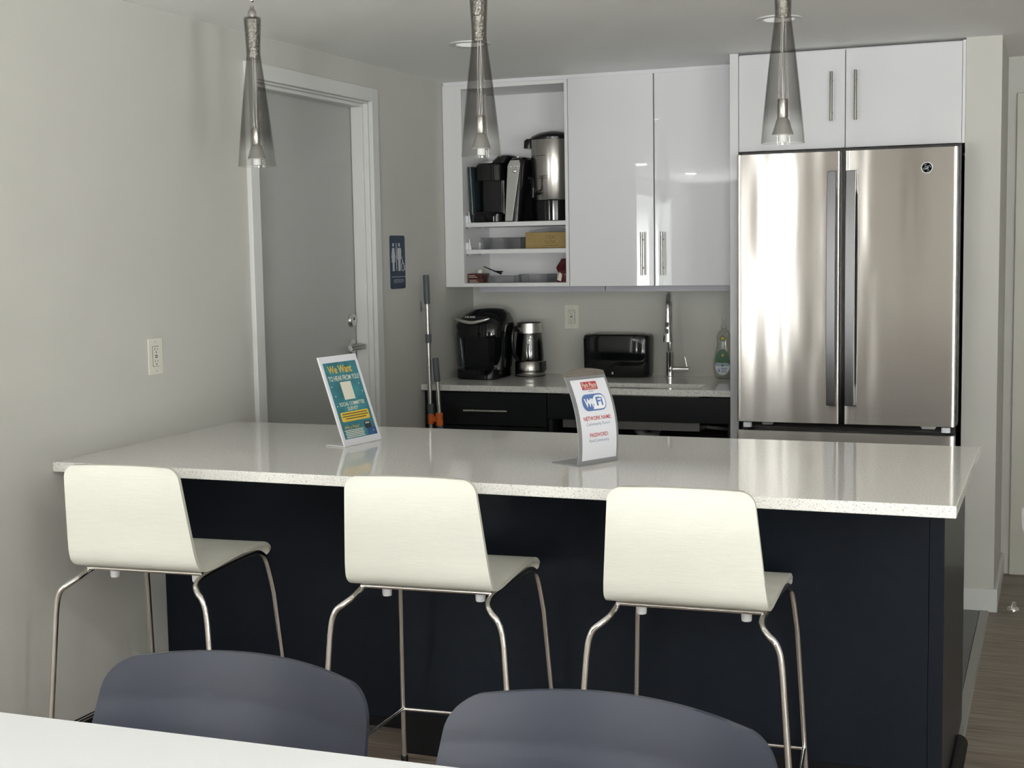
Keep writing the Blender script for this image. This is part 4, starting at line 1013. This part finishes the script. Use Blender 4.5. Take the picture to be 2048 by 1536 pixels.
# middle shelf
Z2 = 1.5132
tbx = thing('tea_box', (.498, -.215, Z2), 'tan tea box with its printed front on the middle open shelf', 'box')
b = MB(); b.box(-.108, .118, -.045, .10, 0, .078); b.obj('carton', 'card', tbx, bevel=.0015)
b = MB(); tm = frame((.020, -.0452, .0), (1, 0, 0), (0, 0, 1)); b.text('TEA', .017, tm @ Matrix.Translation((0, .054, 0)), 0, width=.048, depth=.0003); b.text('NOW', .017, tm @ Matrix.Translation((0, .031, 0)), 0, width=.054, depth=.0003); b.prism(rrect(.085, .003, .001, 1, 0, .013), 0, .0003, tm); b.obj('print', 'cardink', tbx)
b = MB(); b.prism([(-.105, .079), (-.02, .079), (.11, .079), (.114, .086), (.03, .1), (-.095, .088)], -.02, .09, Matrix(((1, 0, 0, 0), (0, 0, 1, 0), (0, 1, 0, 0), (0, 0, 0, 1)))); b.obj('clear_lid', 'clearpl', tbx)
def tray(name, loc, hx, hy, h, label, cat, rz=0, thick=.0015, matn='clearpl'):
    o = thing(name, loc, label, cat, rz=rz)
    b = MB(); b.box(-hx, hx, -hy, hy, 0, thick); b.box(-hx, -hx + thick, -hy, hy, thick, h); b.box(hx - thick, hx, -hy, hy, thick, h); b.box(-hx, hx, -hy, -hy + thick, thick, h); b.box(-hx, hx, hy - thick, hy, thick, h)
    b.obj('tub', matn, o)
    b = MB(); b.tube([(-hx, -hy, h), (hx, -hy, h), (hx, hy, h), (-hx, hy, h), (-hx, -hy, h)], .002, n=6); b.obj('rim', matn, o)
    return o
tray('plastic_tray', (.262, -.19, Z2), .105, .075, .055, 'low clear plastic tray on the middle open shelf beside the tea box', 'tray')
# bottom of the cabinet
Z3 = UZ0 + .0182
for k, (x, y, z, rz, lab) in enumerate(((.128, -.262, Z3, .05, 'dark red packet lying underneath another one on the bottom open shelf'), (.126, -.262, Z3 + .0225, -.04, 'dark red packet on top of another one, with a tiny jar on it'))):
    o = thing('tea_packet', (x, y, z), lab, 'packet', rz=rz, group='dark red packets on the bottom shelf')
    MB().box(-.024 if k else -.026, .052, -.045, .05, 0, .022).obj('carton', 'redbox', o, bevel=.002)
    b = MB(); b.box(-.018, .03, -.0456, -.0451, .004, .006); b.box(-.018, .02, -.0456, -.0451, .012, .014); b.obj('print', 'cream', o)
o = thing('small_jar', (.150, -.255, Z3 + .0455), 'tiny pale jar on the dark red packets', 'jar')
b = MB(); b.box(-.011, .011, -.011, .011, 0, .018); b.obj('lid', 'cream', o, bevel=.003)
b = MB(); b.tube([(.145, -.20, Z3 + .078), (.215, -.215, Z3 + .052), (.245, -.22, Z3 + .043)], [.0025, .003, .006], n=8); b.tube([(.20, -.21, Z3 + .055), (.25, -.21, Z3 + .052)], .003, n=8)
tag(b.obj('stir_stick', 'blackpl'), 'black stick lying over the packets on the bottom shelf', 'utensil')
tray('plastic_tub', (.262, -.225, Z3), .070, .06, .032, 'clear plastic tub next to the dark red packets on the bottom shelf', 'tub', .05)
tray('plastic_tub', (.435, -.215, Z3), .075, .06, .038, 'clear plastic tub on the bottom open shelf beside the foil bag', 'tub', -.05)
b = MB(); secs = []
for i in range(9):
    v = i / 8; secs.append((v * .112, .012 * math.sin(7 * v), .006 * math.cos(9 * v), .042 * (1 - .45 * v) * (1 + .12 * math.sin(13 * v)), .045 * (1 - .55 * v) * (1 + .1 * math.cos(11 * v)), 2.3 + .5 * math.sin(5 * v)))
o = thing('foil_bag', (.582, -.235, Z3), 'crumpled dark red foil bag standing on the bottom open shelf', 'bag')
b.loft(secs, n=18); b.obj('bag', 'foil', o, sharp=15)
b = MB(); b.prism([(-.006, .01), (.014, .004), (.018, .06), (.006, .07)], 0, .002, frame((-.018, -.050, 0), (1, 0, 0), (0, .35, 1))); b.obj('label', 'cream', o)
